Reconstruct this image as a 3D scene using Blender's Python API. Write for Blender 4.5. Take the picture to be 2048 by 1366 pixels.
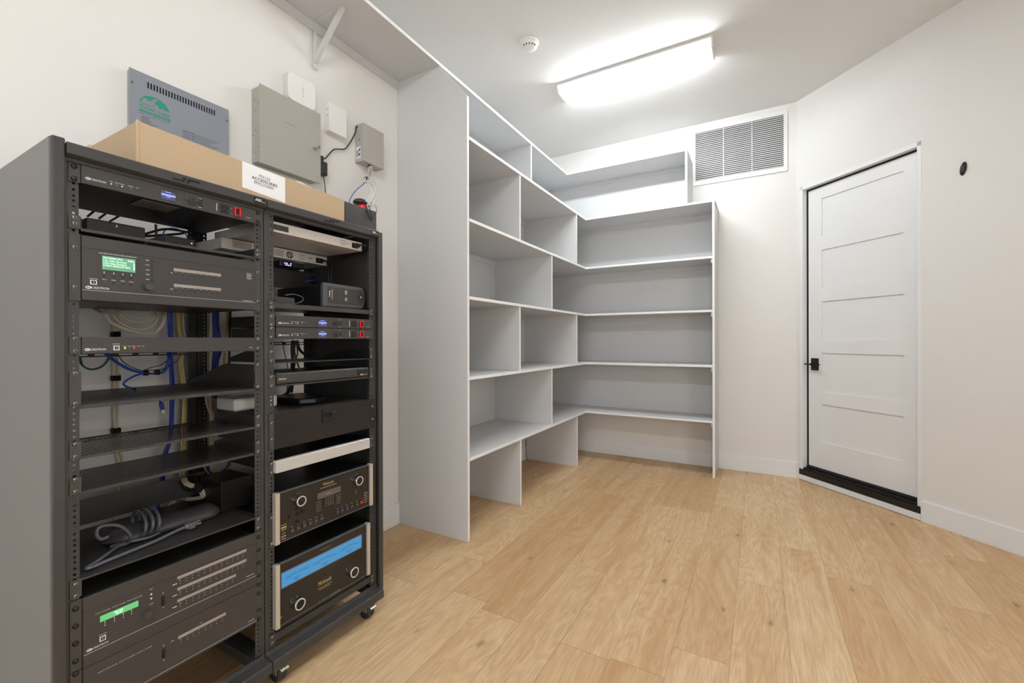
import bpy, math, random
from mathutils import Vector, Matrix
random.seed(7)
for o in list(bpy.data.objects): bpy.data.objects.remove(o)
SC = bpy.context.scene
COL = SC.collection

# ------------------------------------------------------------------ camera
YAW, PIT, ROL = math.radians(-29.6059), math.radians(-.0519), math.radians(-.1304)
CAM = Vector((2.1358, 0.1389, 1.235))
_f = Vector((math.sin(YAW)*math.cos(PIT), math.cos(YAW)*math.cos(PIT), math.sin(PIT)))
_r = Vector((math.cos(YAW), -math.sin(YAW), 0)); _u = _r.cross(_f)
_r2 = _r*math.cos(ROL)+_u*math.sin(ROL); _u2 = -_r*math.sin(ROL)+_u*math.cos(ROL)
cd = bpy.data.cameras.new('camera'); cam = bpy.data.objects.new('camera', cd); COL.objects.link(cam)
m = Matrix((_r2, _u2, -_f)).transposed().to_4x4(); m.translation = CAM
cam.matrix_world = m
cd.sensor_width = 36; cd.lens = 870.38/2048*36; cd.clip_start = .02; cd.clip_end = 50
SC.camera = cam

# ------------------------------------------------------------------ world, exposure
w = bpy.data.worlds.new('world'); SC.world = w; w.use_nodes = True
w.node_tree.nodes['Background'].inputs[0].default_value = (.9, .93, 1, 1)
w.node_tree.nodes['Background'].inputs[1].default_value = .05
SC.view_settings.view_transform = 'Standard'; SC.view_settings.look = 'None'
SC.view_settings.gamma = 1; SC.view_settings.use_curve_mapping = False
SC.view_settings.exposure = 0.20
TUBE = 106.0          # emission of every fluorescent tube
ld = bpy.data.lights.new('fill_light', 'AREA'); ld.shape = 'RECTANGLE'; ld.size = 1.9; ld.size_y = 1.8; ld.energy = 30; ld.color = (.96, .98, 1)
lo = bpy.data.objects.new('fill_light', ld); COL.objects.link(lo); lo.location = (1.9, -2.42, 1.4); lo.rotation_euler = (math.radians(90), 0, 0)   # added fill lamp, set outside the made-up opening behind the camera

ld = bpy.data.lights.new('fill_light', 'AREA'); ld.shape = 'RECTANGLE'; ld.size = 1.5; ld.size_y = 1.5; ld.energy = 36; ld.color = (1, .99, .975)
lo = bpy.data.objects.new('fill_light', ld); COL.objects.link(lo); lo.location = (4.62, .0, 1.45); lo.rotation_euler = (math.radians(90), 0, math.radians(90))   # added fill lamp to brighten the rack interiors, outside a made-up opening

# ------------------------------------------------------------------ materials
def srgb(c):
    if isinstance(c, str):
        c = tuple(int(c[i:i+2], 16)/255 for i in (0, 2, 4))
    return tuple((x/12.92 if x <= .04045 else ((x+.055)/1.055)**2.4) for x in c)+(1,)
MATS = {}
def mat(name, col, rough=.5, metal=0, var=.04, scale=30, bump=0, emit=None, es=1, spec=.5, stretch=None):
    if name in MATS: return MATS[name]
    M = bpy.data.materials.new(name); M.use_nodes = True; MATS[name] = M
    n = M.node_tree; b = n.nodes['Principled BSDF']; L = n.links.new
    c = srgb(col)
    tc = n.nodes.new('ShaderNodeTexCoord'); mp = n.nodes.new('ShaderNodeMapping')
    L(tc.outputs['Object'], mp.inputs[0])
    if stretch: mp.inputs['Scale'].default_value = stretch
    nz = n.nodes.new('ShaderNodeTexNoise'); nz.inputs['Scale'].default_value = scale; nz.inputs['Detail'].default_value = 4
    L(mp.outputs[0], nz.inputs['Vector'])
    mx = n.nodes.new('ShaderNodeMixRGB')
    mx.inputs[1].default_value = tuple(min(1, x*(1-var)) for x in c[:3])+(1,)
    mx.inputs[2].default_value = tuple(min(1, x*(1+var)) for x in c[:3])+(1,)
    L(nz.outputs['Fac'], mx.inputs[0]); L(mx.outputs[0], b.inputs['Base Color'])
    b.inputs['Roughness'].default_value = rough; b.inputs['Metallic'].default_value = metal
    b.inputs['Specular IOR Level'].default_value = spec
    if bump:
        bp = n.nodes.new('ShaderNodeBump'); bp.inputs['Strength'].default_value = bump; bp.inputs['Distance'].default_value = .002
        L(nz.outputs['Fac'], bp.inputs['Height']); L(bp.outputs[0], b.inputs['Normal'])
    if emit:
        b.inputs['Emission Color'].default_value = srgb(emit); b.inputs['Emission Strength'].default_value = es
    return M
WALL = mat('wall_paint', (.905, .896, .884), .6, var=.01, scale=6, spec=.3)
CEIL = mat('ceiling_paint', (.915, .912, .905), .7, var=.008, scale=4, spec=.2)
TRIM = mat('trim_paint', (.915, .92, .925), .4, var=.008, scale=8)
EDGE = mat('edge_enamel', (.955, .955, .955), .3, var=.005, scale=8)
DOORW = mat('door_paint', (.92, .92, .92), .38, var=.008, scale=8)
SHELF = mat('shelf_paint', (.822, .822, .823), .42, var=.012, scale=12, bump=.04)
RACKM = mat('rack_powder_coat', (.222, .216, .213), .42, var=.06, scale=220, bump=.12)
RACKLIT = mat('rack_coat_lit', (.40, .398, .396), .36, var=.05, scale=160, bump=.10)  # same coat made lighter: light on the side panel put into the colour
RACKD = mat('rack_black', (.11, .107, .105), .38, var=.06, scale=150, bump=.08)
PANEL = mat('faceplate_grey', (.222, .212, .206), .45, var=.05, scale=260, bump=.10)
EAR = mat('ear_grey', (.25, .242, .236), .42, var=.05, scale=200, bump=.1)
BRUSH = mat('brushed_black', (.20, .185, .18), .34, metal=.6, var=.35, scale=14, stretch=(1, 3, 90))
BLACK = mat('black_plastic', (.06, .06, .062), .4, var=.06, scale=60)
CHAS = mat('chassis_black', (.10, .095, .092), .38, var=.08, scale=90)
SCREWM = mat('screw_steel', (.52, .50, .485), .28, metal=.9, var=.05)
SCREWB = mat('screw_dark', (.22, .21, .20), .3, metal=.8, var=.05)
CHROME = mat('chrome', (.80, .80, .79), .14, metal=1, var=.02)
ALU = mat('aluminium', (.82, .79, .75), .34, metal=.55, var=.03, scale=60)
ALUW = mat('silver_paint', (.80, .79, .78), .34, metal=.25, var=.02, scale=60)
WHTC = mat('white_jacket', (.88, .88, .86), .45, var=.03)
SILV = mat('silver_steel', (.82, .80, .78), .36, metal=.15, var=.03, scale=50)
INK = mat('white_ink', (.92, .92, .90), .5, var=.01)
INKD = mat('black_ink', (.08, .08, .08), .5, var=.01)
STRIP = mat('label_strip', (.60, .565, .54), .5, var=.03)
GREENS = mat('teal_print', (.12, .56, .46), .5, var=.03)
GOLD = mat('gold_print', (.74, .66, .45), .4, var=.02)
CARD = mat('cardboard', (.725, .63, .51), .8, var=.05, scale=90, bump=.12)
CARDIN = mat('cardboard_inside', (.66, .54, .40), .85, var=.06, scale=90)
PAPER = mat('white_paper', (.93, .93, .94), .6, var=.01)
GREYP = mat('grey_enamel', (.545, .565, .60), .42, metal=.15, var=.04, scale=240, bump=.05)
BEIGE = mat('beige_enamel', (.655, .645, .605), .45, var=.02, scale=120, bump=.03)
PSUC = mat('warm_grey_enamel', (.70, .68, .66), .45, var=.02, scale=120)
WPLA = mat('white_plastic', (.93, .93, .92), .35, var=.01)
WPLB = mat('off_white_plastic', (.84, .83, .81), .4, var=.02)
RED = mat('red_plastic', (.85, .10, .08), .35, var=.03)
BLUEC = mat('blue_jacket', (.13, .25, .62), .4, var=.06)
BLUEL = mat('light_blue_jacket', (.32, .48, .72), .4, var=.04)
GREENC = mat('green_jacket', (.14, .36, .27), .4, var=.06)
YELC = mat('yellow_jacket', (.78, .66, .25), .4, var=.06)
CREAM = mat('cream_jacket', (.82, .77, .68), .45, var=.04)
BLKC = mat('black_jacket', (.05, .05, .055), .4, var=.06)
GRYC = mat('grey_jacket', (.36, .37, .39), .35, var=.05)
SURG = mat('surge_grey', (.30, .285, .29), .32, var=.05)
VELC = mat('hook_and_loop', (.05, .05, .05), .95, var=.2, scale=300, bump=.4)
RUBB = mat('caster_rubber', (.17, .165, .16), .55, var=.35, scale=70)
GALV = mat('galvanised', (.66, .65, .62), .32, metal=.8, var=.05)
NAVY = mat('dark_blue_plastic', (.15, .17, .21), .25, var=.04)
VDARK = mat('opening_dark', (.012, .012, .012), .8, var=.0)
LCDG = mat('lcd_green', (.34, .52, .42), .3, var=.02, emit=(.40, .64, .50), es=.50)
LCDB = mat('lcd_bright_green', (.32, .60, .38), .3, var=.02, emit=(.40, .74, .46), es=.60)
LCDW = mat('lcd_text', (.85, 1, .92), .4, var=0, emit=(.80, 1, .88), es=.75)
METERB = mat('meter_blue', (.16, .38, .54), .22, var=.03, emit=(.26, .54, .74), es=.66)
SCRB = mat('screen_blue', (.25, .26, .36), .25, var=.02, emit=(.30, .31, .46), es=.35)
SCRL = mat('screen_blue_line', (.5, .55, .95), .3, var=0, emit=(.52, .56, 1), es=1.0)
LEDG = mat('led_green', (.6, .8, .2), .3, var=0, emit=(.75, .95, .25), es=2.2)
LEDR = mat('led_red', (.9, .1, .08), .3, var=0, emit=(1, .12, .10), es=2.5)
LEDB = mat('led_blue', (.5, .55, 1), .3, var=0, emit=(.6, .62, 1), es=3)
DISPG = mat('dim_display', (.34, .325, .31), .3, var=.04)
TUBEM = mat('tube_glow', (1, 1, 1), .5, var=0, emit=(.955, .985, 1.0), es=TUBE)

def mk(name):
    M = bpy.data.materials.new(name); M.use_nodes = True; MATS[name] = M
    return M, M.node_tree, M.node_tree.nodes['Principled BSDF']
# clear acrylic diffuser of the ceiling lights
M, n, b = mk('acrylic_diffuser')
out = n.nodes['Material Output']
tr = n.nodes.new('ShaderNodeBsdfTransparent'); tl = n.nodes.new('ShaderNodeBsdfTranslucent'); mx = n.nodes.new('ShaderNodeMixShader')
nz = n.nodes.new('ShaderNodeTexNoise'); nz.inputs['Scale'].default_value = 80
mr = n.nodes.new('ShaderNodeMapRange'); mr.inputs[3].default_value = .04; mr.inputs[4].default_value = .08
n.links.new(nz.outputs['Fac'], mr.inputs[0]); n.links.new(mr.outputs[0], mx.inputs[0])
tl.inputs[0].default_value = (.95, .95, .95, 1)
n.links.new(tr.outputs[0], mx.inputs[1]); n.links.new(tl.outputs[0], mx.inputs[2]); n.links.new(mx.outputs[0], out.inputs[0])
ACRY = M

# perforated sheet: rows of short slots cut through (x across, y along)
def perforated(name, base, px, py, fx, fy, rough=.35):
    M, n, b = mk(name); L = n.links.new; out = n.nodes['Material Output']
    b.inputs['Base Color'].default_value = srgb(base); b.inputs['Roughness'].default_value = rough; b.inputs['Metallic'].default_value = .3
    tc = n.nodes.new('ShaderNodeTexCoord'); sp = n.nodes.new('ShaderNodeSeparateXYZ'); L(tc.outputs['Object'], sp.inputs[0])
    def mth(op, a, c=None):
        q = n.nodes.new('ShaderNodeMath'); q.operation = op
        for i, v in enumerate((a, c)):
            if v is None: continue
            if isinstance(v, (int, float)): q.inputs[i].default_value = v
            else: L(v, q.inputs[i])
        return q.outputs[0]
    row = mth('DIVIDE', sp.outputs[0], px)
    ri = mth('FLOOR', row); rf = mth('FRACT', row)
    col = mth('ADD', mth('DIVIDE', sp.outputs[1], py), mth('MULTIPLY', ri, .5))
    cf = mth('FRACT', col)
    a = mth('LESS_THAN', rf, fx); c = mth('LESS_THAN', cf, fy)
    h = mth('MULTIPLY', a, c)
    tr = n.nodes.new('ShaderNodeBsdfTransparent'); mx = n.nodes.new('ShaderNodeMixShader')
    L(h, mx.inputs[0]); L(b.outputs[0], mx.inputs[1]); L(tr.outputs[0], mx.inputs[2]); L(mx.outputs[0], out.inputs[0])
    return M
PERF = perforated('perforated_steel', (.26, .25, .245), .0095, .024, .42, .80)
PERFF = perforated('fine_mesh_steel', (.45, .44, .43), .006, .006, .5, .5)

# oak plank floor
M, n, b = mk('oak_planks'); L = n.links.new; OAK = M
def mth(op, a, c=None, d=None):
    q = n.nodes.new('ShaderNodeMath'); q.operation = op
    for i, v in enumerate((a, c, d)):
        if v is None: continue
        if isinstance(v, (int, float)): q.inputs[i].default_value = v
        else: L(v, q.inputs[i])
    return q.outputs[0]
def comb(x, y, z):
    q = n.nodes.new('ShaderNodeCombineXYZ')
    for i, v in enumerate((x, y, z)):
        if isinstance(v, (int, float)): q.inputs[i].default_value = v
        else: L(v, q.inputs[i])
    return q.outputs[0]
def wn(vec):
    q = n.nodes.new('ShaderNodeTexWhiteNoise'); L(vec, q.inputs[0]); return q.outputs['Value']
def nzz(vec, sc, det=5, dist=0, ro=.55):
    q = n.nodes.new('ShaderNodeTexNoise'); L(vec, q.inputs['Vector']); q.inputs['Scale'].default_value = sc
    q.inputs['Detail'].default_value = det; q.inputs['Distortion'].default_value = dist; q.inputs['Roughness'].default_value = ro
    return q.outputs['Fac']
def ramp(v, stops):
    q = n.nodes.new('ShaderNodeValToRGB'); L(v, q.inputs[0]); cr = q.color_ramp
    while len(cr.elements) < len(stops): cr.elements.new(.5)
    for e, (p, c) in zip(cr.elements, stops): e.position = p; e.color = c if len(c) == 4 else srgb(c)
    return q.outputs[0]
def mixc(fac, a, c, mode='MIX'):
    q = n.nodes.new('ShaderNodeMixRGB'); q.blend_type = mode
    for i, v in enumerate((fac, a, c)):
        if isinstance(v, (int, float)): q.inputs[i].default_value = v
        elif isinstance(v, tuple): q.inputs[i].default_value = v
        else: L(v, q.inputs[i])
    return q.outputs[0]
tc = n.nodes.new('ShaderNodeTexCoord'); sp = n.nodes.new('ShaderNodeSeparateXYZ'); L(tc.outputs['Object'], sp.inputs[0])
X, Y = sp.outputs[0], sp.outputs[1]
px = mth('DIVIDE', mth('SUBTRACT', X, 1.425-2.035), .2035); pi_ = mth('FLOOR', px); pf = mth('FRACT', px)
roff = wn(comb(pi_, 3.3, 0)); py = mth('ADD', mth('DIVIDE', Y, 1.75), mth('MULTIPLY', roff, 1.0)); pj = mth('FLOOR', py); pyf = mth('FRACT', py)
pid = wn(comb(pi_, pj, 1.7)); pid2 = wn(comb(pi_, pj, 9.1))
off = mth('MULTIPLY', pid, 40)
gv = comb(mth('MULTIPLY', X, 1.0), mth('MULTIPLY', Y, .045), off)
big = nzz(comb(mth('MULTIPLY', X, 1.0), mth('MULTIPLY', Y, .22), off), 4.5, 3, .6)
rings = mth('FRACT', mth('MULTIPLY', big, 13.0))
rings = mth('ABSOLUTE', mth('SUBTRACT', rings, .5))
fine = nzz(gv, 230, 5, .15, .6)
med = nzz(comb(X, mth('MULTIPLY', Y, .10), off), 11, 4, .4)
tone = ramp(pid2, [(0, (.800, .665, .495)), (.35, (.860, .735, .565)), (.65, (.885, .770, .610)), (1, (.815, .685, .520))])
c1 = mixc(mth('MULTIPLY', mth('SUBTRACT', 1, mth('MULTIPLY', rings, 2)), .34), tone, srgb((.68, .52, .35)))
c2 = mixc(ramp(fine, [(.36, (1, 1, 1)), (.58, (0, 0, 0))]), c1, srgb((.76, .61, .45)), 'MIX')
q = c2.node; # limit fine grain strength
q.inputs[0].default_value = .0
fg = mth('MULTIPLY', ramp(fine, [(.36, (1, 1, 1)), (.56, (0, 0, 0))]), .40); L(fg, q.inputs[0]); q.inputs[2].default_value = srgb((.66, .51, .36))
c3 = mixc(mth('MULTIPLY', ramp(med, [(.48, (0, 0, 0)), (.70, (1, 1, 1))]), .55), c2, srgb((.71, .52, .33)))
# knots
vo = n.nodes.new('ShaderNodeTexVoronoi'); vo.feature = 'F1'; vo.voronoi_dimensions = '2D'; vo.inputs['Scale'].default_value = 1.0
nw = nzz(comb(X, Y, 0), 22, 3)
L(comb(mth('ADD', mth('MULTIPLY', X, 3.4), mth('MULTIPLY', nw, .10)), mth('ADD', mth('MULTIPLY', Y, 1.5), mth('MULTIPLY', nw, .05)), 0), vo.inputs['Vector'])
kr = wn(comb(mth('FLOOR', mth('MULTIPLY', vo.outputs['Position'], 1)), 0, 0)) if False else None
vs_ = n.nodes.new('ShaderNodeSeparateColor'); L(vo.outputs['Color'], vs_.inputs[0])
kgate = mth('MULTIPLY', mth('GREATER_THAN', vs_.outputs[0], .45), mth('ADD', .25, mth('MULTIPLY', vs_.outputs[1], .65)))
kd = mth('MULTIPLY', ramp(vo.outputs['Distance'], [(.018, (.9, .9, .9)), (.045, (.38, .38, .38)), (.14, (0, 0, 0))]), kgate)
c4 = mixc(kd, c3, srgb((.38, .25, .15)))
# seams
e1 = mth('LESS_THAN', mth('MINIMUM', pf, mth('SUBTRACT', 1, pf)), .0045)
e2 = mth('LESS_THAN', mth('MINIMUM', pyf, mth('SUBTRACT', 1, pyf)), .0007)
c5 = mixc(mth('MULTIPLY', mth('MAXIMUM', e1, e2), .55), c4, srgb((.42, .29, .18)))
L(c5, b.inputs['Base Color']); b.inputs['Roughness'].default_value = .42; b.inputs['Specular IOR Level'].default_value = .4
bp = n.nodes.new('ShaderNodeBump'); bp.inputs['Strength'].default_value = .08; bp.inputs['Distance'].default_value = .001
L(fine, bp.inputs['Height']); L(bp.outputs[0], b.inputs['Normal'])

# ------------------------------------------------------------------ mesh building
_tc = {}
def glyphs(s, bold=0.0, shear=0.0):
    bold = 0 if any(c in s for c in 'MWN') else min(bold, .012)
    k = (s, bold, shear)
    if k in _tc: return _tc[k]
    cu = bpy.data.curves.new('t', 'FONT'); cu.body = s; cu.size = 1; cu.resolution_u = 2; cu.offset = bold; cu.shear = shear
    ob = bpy.data.objects.new('t', cu); COL.objects.link(ob)
    dg = bpy.context.evaluated_depsgraph_get(); me = ob.evaluated_get(dg).to_mesh()
    vs = [tuple(v.co) for v in me.vertices]; fs = [tuple(p.vertices) for p in me.polygons]
    ob.evaluated_get(dg).to_mesh_clear(); bpy.data.objects.remove(ob); bpy.data.curves.remove(cu)
    if not vs: vs = [(0, 0, 0)]
    x0 = min(v[0] for v in vs); x1 = max(v[0] for v in vs); y0 = min(v[1] for v in vs); y1 = max(v[1] for v in vs)
    _tc[k] = (vs, fs, x0, x1, y0, y1); return _tc[k]

class MB:
    def __init__(s): s.v = []; s.f = []; s.m = []; s.s = []
    def add(s, vs, fs, m=0, sm=False):
        b = len(s.v); s.v += [tuple(v) for v in vs]
        for f in fs: s.f.append([b+i for i in f]); s.m.append(m); s.s.append(sm)
        return s
    def box(s, x0, x1, y0, y1, z0, z1, m=0):
        vs = [(x, y, z) for x in (x0, x1) for y in (y0, y1) for z in (z0, z1)]
        return s.add(vs, [(0, 1, 3, 2), (4, 6, 7, 5), (0, 4, 5, 1), (2, 3, 7, 6), (0, 2, 6, 4), (1, 5, 7, 3)], m)
    def prism(s, pts, vec, m=0):
        n_ = len(pts); vec = Vector(vec); a = [Vector(p) for p in pts]
        nrm = Vector((0, 0, 0))
        for i in range(n_): nrm += (a[i]-a[0]).cross(a[(i+1) % n_]-a[0])
        if nrm.dot(vec) > 0: a = a[::-1]
        vs = a+[p+vec for p in a]
        fs = [tuple(range(n_)), tuple(range(2*n_-1, n_-1, -1))]+[(i, i+n_, (i+1) % n_+n_, (i+1) % n_) for i in range(n_)]
        return s.add(vs, fs, m)
    def cyl(s, p0, p1, r0, r1=None, seg=20, m=0, cap=True, sm=True):
        r1 = r0 if r1 is None else r1
        p0 = Vector(p0); p1 = Vector(p1); d = (p1-p0).normalized()
        t = d.orthogonal().normalized(); u = d.cross(t)
        vs = []
        for p, r in ((p0, r0), (p1, r1)):
            for i in range(seg):
                a = 2*math.pi*i/seg; vs.append(p+(t*math.cos(a)+u*math.sin(a))*r)
        s.add(vs, [(i, (i+1) % seg, (i+1) % seg+seg, i+seg) for i in range(seg)], m, sm)
        if cap: s.add(vs, [tuple(range(seg-1, -1, -1)), tuple(range(seg, 2*seg))], m)
        return s
    def lathe(s, c, ax, prof, seg=28, m=0, sm=True, sq=None):
        c = Vector(c); d = Vector(ax).normalized(); t = d.orthogonal().normalized(); u = d.cross(t)
        vs = []
        for r, h in prof:
            for i in range(seg):
                a = 2*math.pi*i/seg; vs.append(c+d*h+(t*math.cos(a)+u*math.sin(a))*r)
        fs = []
        for k in range(len(prof)-1):
            for i in range(seg): fs.append((k*seg+i, k*seg+(i+1) % seg, (k+1)*seg+(i+1) % seg, (k+1)*seg+i))
        s.add(vs, fs, m, sm); k = (len(prof)-1)*seg
        s.add(vs, [tuple(range(seg-1, -1, -1)), tuple(range(k, k+seg))], m)
        return s
    def tube(s, pts, r, seg=8, m=0, sub=6):
        P = [Vector(p) for p in pts]
        if len(P) > 2:
            Q = []
            for i in range(len(P)-1):
                a = P[max(i-1, 0)]; b_ = P[i]; c = P[i+1]; d = P[min(i+2, len(P)-1)]
                for k in range(sub):
                    t = k/sub
                    Q.append(.5*((2*b_)+(-a+c)*t+(2*a-5*b_+4*c-d)*t*t+(-a+3*b_-3*c+d)*t**3))
            Q.append(P[-1]); P = Q
        vs = []; nrm = None
        for i, p in enumerate(P):
            d = (P[min(i+1, len(P)-1)]-P[max(i-1, 0)]).normalized()
            if nrm is None: nrm = d.orthogonal().normalized()
            nrm = (nrm-d*nrm.dot(d)).normalized(); u = d.cross(nrm)
            for k in range(seg):
                a = 2*math.pi*k/seg; vs.append(p+(nrm*math.cos(a)+u*math.sin(a))*r)
        fs = []
        for i in range(len(P)-1):
            for k in range(seg): fs.append((i*seg+k, i*seg+(k+1) % seg, (i+1)*seg+(k+1) % seg, (i+1)*seg+k))
        s.add(vs, fs, m, True); e = (len(P)-1)*seg
        s.add(vs, [tuple(range(seg-1, -1, -1)), tuple(range(e, e+seg))], m)
        return s
    def slab(s, x, poly, t=.0006, m=0):           # flat shape on a plane facing +x: poly of (y,z)
        return s.prism([(x, a, c) for a, c in poly], (t, 0, 0), m)
    def rect(s, x, y0, y1, z0, z1, m=0, t=.0006):
        return s.box(x, x+t, y0, y1, z0, z1, m)
    def ring(s, x, cy, cz, ry, rz, wd, m=0, seg=24, a0=0, a1=360, t=.0006):
        for i in range(seg):
            p = [math.radians(a0+(a1-a0)*(i+k)/seg) for k in (0, 1)]
            s.slab(x, [(cy+ry*math.cos(p[0]), cz+rz*math.sin(p[0])), (cy+ry*math.cos(p[1]), cz+rz*math.sin(p[1])),
                       (cy+(ry-wd)*math.cos(p[1]), cz+(rz-wd)*math.sin(p[1])), (cy+(ry-wd)*math.cos(p[0]), cz+(rz-wd)*math.sin(p[0]))], t, m)
        return s
    def text(s, txt, x, y0, y1, z, h=None, m=0, bold=0.012, shear=0, rot=0, t=.0003):
        vs, fs, a, c, e, g = glyphs(txt, bold, shear)
        W = abs(y1-y0); sx = W/(c-a); sz = (h/(g-e)) if h else sx
        if rot == 0: f = lambda p: (x+t, y0+(p[0]-a)*sx, z+(p[1]-e)*sz)
        else:        # text running downwards (top of the letters to the right); y0,y1 = z top, z bottom; z = y of baseline
            f = lambda p: (x+t, z+(p[1]-e)*sz, y0-(p[0]-a)*sx)
        return s.add([f(p) for p in vs], fs, m)
    def bars(s, x, y0, y1, z, h, m=0, seed=1, rot=0, t=.0003):   # print too small to read: short word-length dashes
        r = random.Random(seed); p = y0; sg = 1 if y1 > y0 else -1
        while (y1-p)*sg > h*.6:
            wd = min(abs(y1-p), h*r.uniform(1.2, 3.2)); e = p+sg*wd
            if rot: s.box(x, x+t, z, z+h, min(p, e), max(p, e), m)
            else: s.box(x, x+t, min(p, e), max(p, e), z, z+h, m)
            p = e+sg*h*.6
        return s
    def dome(s, c, r, h, m=0, seg=16, n_=4):       # dome whose base sits on a plane facing +x
        prof = [(r*math.cos(math.pi/2*k/n_)+1e-5, h*math.sin(math.pi/2*k/n_)) for k in range(n_+1)]
        return s.lathe(c, (1, 0, 0), prof, seg, m)

def rootloc(o):
    while o.parent: o = o.parent
    return o.location.copy()
def build(name, mb, mats, parent=None, loc=None, bev=0, seg=2, solid=0):
    if not isinstance(mats, (list, tuple)): mats = [mats]
    L0 = rootloc(parent) if parent else Vector(loc if loc is not None else (0, 0, 0))
    me = bpy.data.meshes.new(name)
    me.from_pydata([(v[0]-L0.x, v[1]-L0.y, v[2]-L0.z) for v in mb.v], [], mb.f)
    for q in mats: me.materials.append(q)
    me.polygons.foreach_set('material_index', mb.m); me.polygons.foreach_set('use_smooth', mb.s); me.update()
    o = bpy.data.objects.new(name, me); COL.objects.link(o)
    if parent: o.parent = parent
    else: o.location = L0
    if solid:
        md = o.modifiers.new('Solidify', 'SOLIDIFY'); md.thickness = solid; md.offset = 0
    if bev:
        md = o.modifiers.new('Bevel', 'BEVEL'); md.width = bev; md.segments = seg; md.limit_method = 'ANGLE'; md.angle_limit = math.radians(40)
    return o
def tag(o, label, cat, group=None):
    o['label'] = label; o['category'] = cat
    if group: o['group'] = group
    return o
def thing(name, label, cat, loc, group=None):
    o = bpy.data.objects.new(name, None); o.empty_display_size = .05; COL.objects.link(o); o.location = loc
    return tag(o, label, cat, group)
def struct(o): o['kind'] = 'structure'; return o
def kids(o): return [c for c in bpy.data.objects if c.parent == o]
def copy_tree(o, parent=None):
    c = o.copy(); COL.objects.link(c)
    if parent: c.parent = parent
    for k in kids(o): copy_tree(k, c)
    return c
_scr = {}
def screw(parent, x, y, z, r=.0058, material=None, name='screw'):
    material = material or SCREWM
    k = (r, material.name)
    L0 = rootloc(parent)
    if k not in _scr:
        q = MB(); q.cyl((0, 0, 0), (.0012, 0, 0), r*1.12, seg=16); q.dome((.0012, 0, 0), r, r*.5)
        q.box(r*.5, r*.5+.0016, -r*.5, r*.5, -r*.12, r*.12, 1); q.box(r*.5, r*.5+.0016, -r*.12, r*.12, -r*.5, r*.5, 1)
        me = bpy.data.meshes.new('screw'); me.from_pydata(q.v, [], q.f)
        me.materials.append(material); me.materials.append(INKD)
        me.polygons.foreach_set('material_index', q.m); me.polygons.foreach_set('use_smooth', q.s); me.update(); _scr[k] = me
    o = bpy.data.objects.new(name, _scr[k]); COL.objects.link(o); o.parent = parent
    o.location = Vector((x, y, z))-L0
    return o

# ------------------------------------------------------------------ ROOM
CX, D, ZC = 2.4279, 4.8053, 3.378
DR = Vector((.69059, -.72324, 0)); NN = Vector((-.72324, -.69059, 0))
O0 = Vector((CX, D, 0))
def dw(s_, z, off=0): p = O0+DR*s_+NN*off; return (p.x, p.y, z)
SEND = 3.0; PE = O0+DR*SEND; XR_, YB = PE.x, -2.3
def dbox(mb, s0, s1, z0, z1, o0, o1, m_=0):
    P = [dw(s0, z0, o0), dw(s1, z0, o0), dw(s1, z0, o1), dw(s0, z0, o1)]
    return mb.prism(P, (0, 0, z1-z0), m_)
fl = MB().prism([(-.1, YB-.1, -.08), (XR_+.1, YB-.1, -.08), (XR_+.1, PE.y+.1, -.08), (CX+.15, D+.12, -.08), (-.1, D+.12, -.08)], (0, 0, .08))
struct(build('floor', fl, OAK))
ce = MB().prism([(-.1, YB-.1, ZC), (XR_+.1, YB-.1, ZC), (XR_+.1, PE.y+.1, ZC), (CX+.15, D+.12, ZC), (-.1, D+.12, ZC)], (0, 0, .08))
struct(build('ceiling', ce, CEIL))
struct(build('wall_left', MB().box(-.1, 0, YB-.1, D+.1, 0, ZC), WALL))
struct(build('wall_back', MB().box(0, CX+.04, D, D+.1, 0, ZC), WALL))
q = MB()
for a in ((YB, -.8, 0, ZC), (.8, PE.y+.02, 0, ZC), (-.8, .8, 0, .65), (-.8, .8, 2.25, ZC)): q.box(XR_, XR_+.1, *a)
struct(build('wall_right', q, WALL))
q = MB()
for a in ((-.8, -.75, .65, 2.25), (.75, .8, .65, 2.25), (-.75, .75, .65, .70), (-.75, .75, 2.20, 2.25)): q.box(XR_+.02, XR_+.09, *a)
struct(build('added_window_2', q, TRIM))  # unseen frame, added to go with the fill lamp aimed at the racks
q = MB(); WX0, WX1, WZ0, WZ1 = .9, 2.9, .45, 2.35
for a in ((0, WX0, 0, ZC), (WX1, XR_, 0, ZC), (WX0, WX1, 0, WZ0), (WX0, WX1, WZ1, ZC)): q.box(a[0], a[1], YB-.1, YB, a[2], a[3])
struct(build('wall_near', q, WALL))
q = MB()
for a in ((WX0, WX0+.05, WZ0, WZ1), (WX1-.05, WX1, WZ0, WZ1), (WX0+.05, WX1-.05, WZ0, WZ0+.05), (WX0+.05, WX1-.05, WZ1-.05, WZ1), (1.88, 1.92, WZ0+.05, WZ1-.05)): q.box(a[0], a[1], YB-.09, YB-.02, a[2], a[3])
struct(build('added_window_1', q, TRIM))  # unseen frame, added as an opening for the fill lamp behind the camera
DS0, DS1, DZ0, DZ1 = .035, .972, .048, 2.597
q = MB(); dbox(q, -.02, DS0, 0, ZC, -.12, 0); dbox(q, DS1, SEND+.05, 0, ZC, -.12, 0); dbox(q, DS0, DS1, DZ1, ZC, -.12, 0); dbox(q, DS0, DS1, 0, DZ0, -.12, 0)
struct(build('wall_door_side', q, WALL))
BH = .1414
struct(build('baseboard_left', MB().box(0, .014, YB, 2.326, 0, BH), TRIM, bev=.002))
struct(build('baseboard_left_shelving', MB().box(0, .014, 2.348, D, 0, BH), TRIM, bev=.002))
struct(build('baseboard_back', MB().box(.014, CX-.006, D-.014, D, 0, BH), TRIM, bev=.002))
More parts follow.
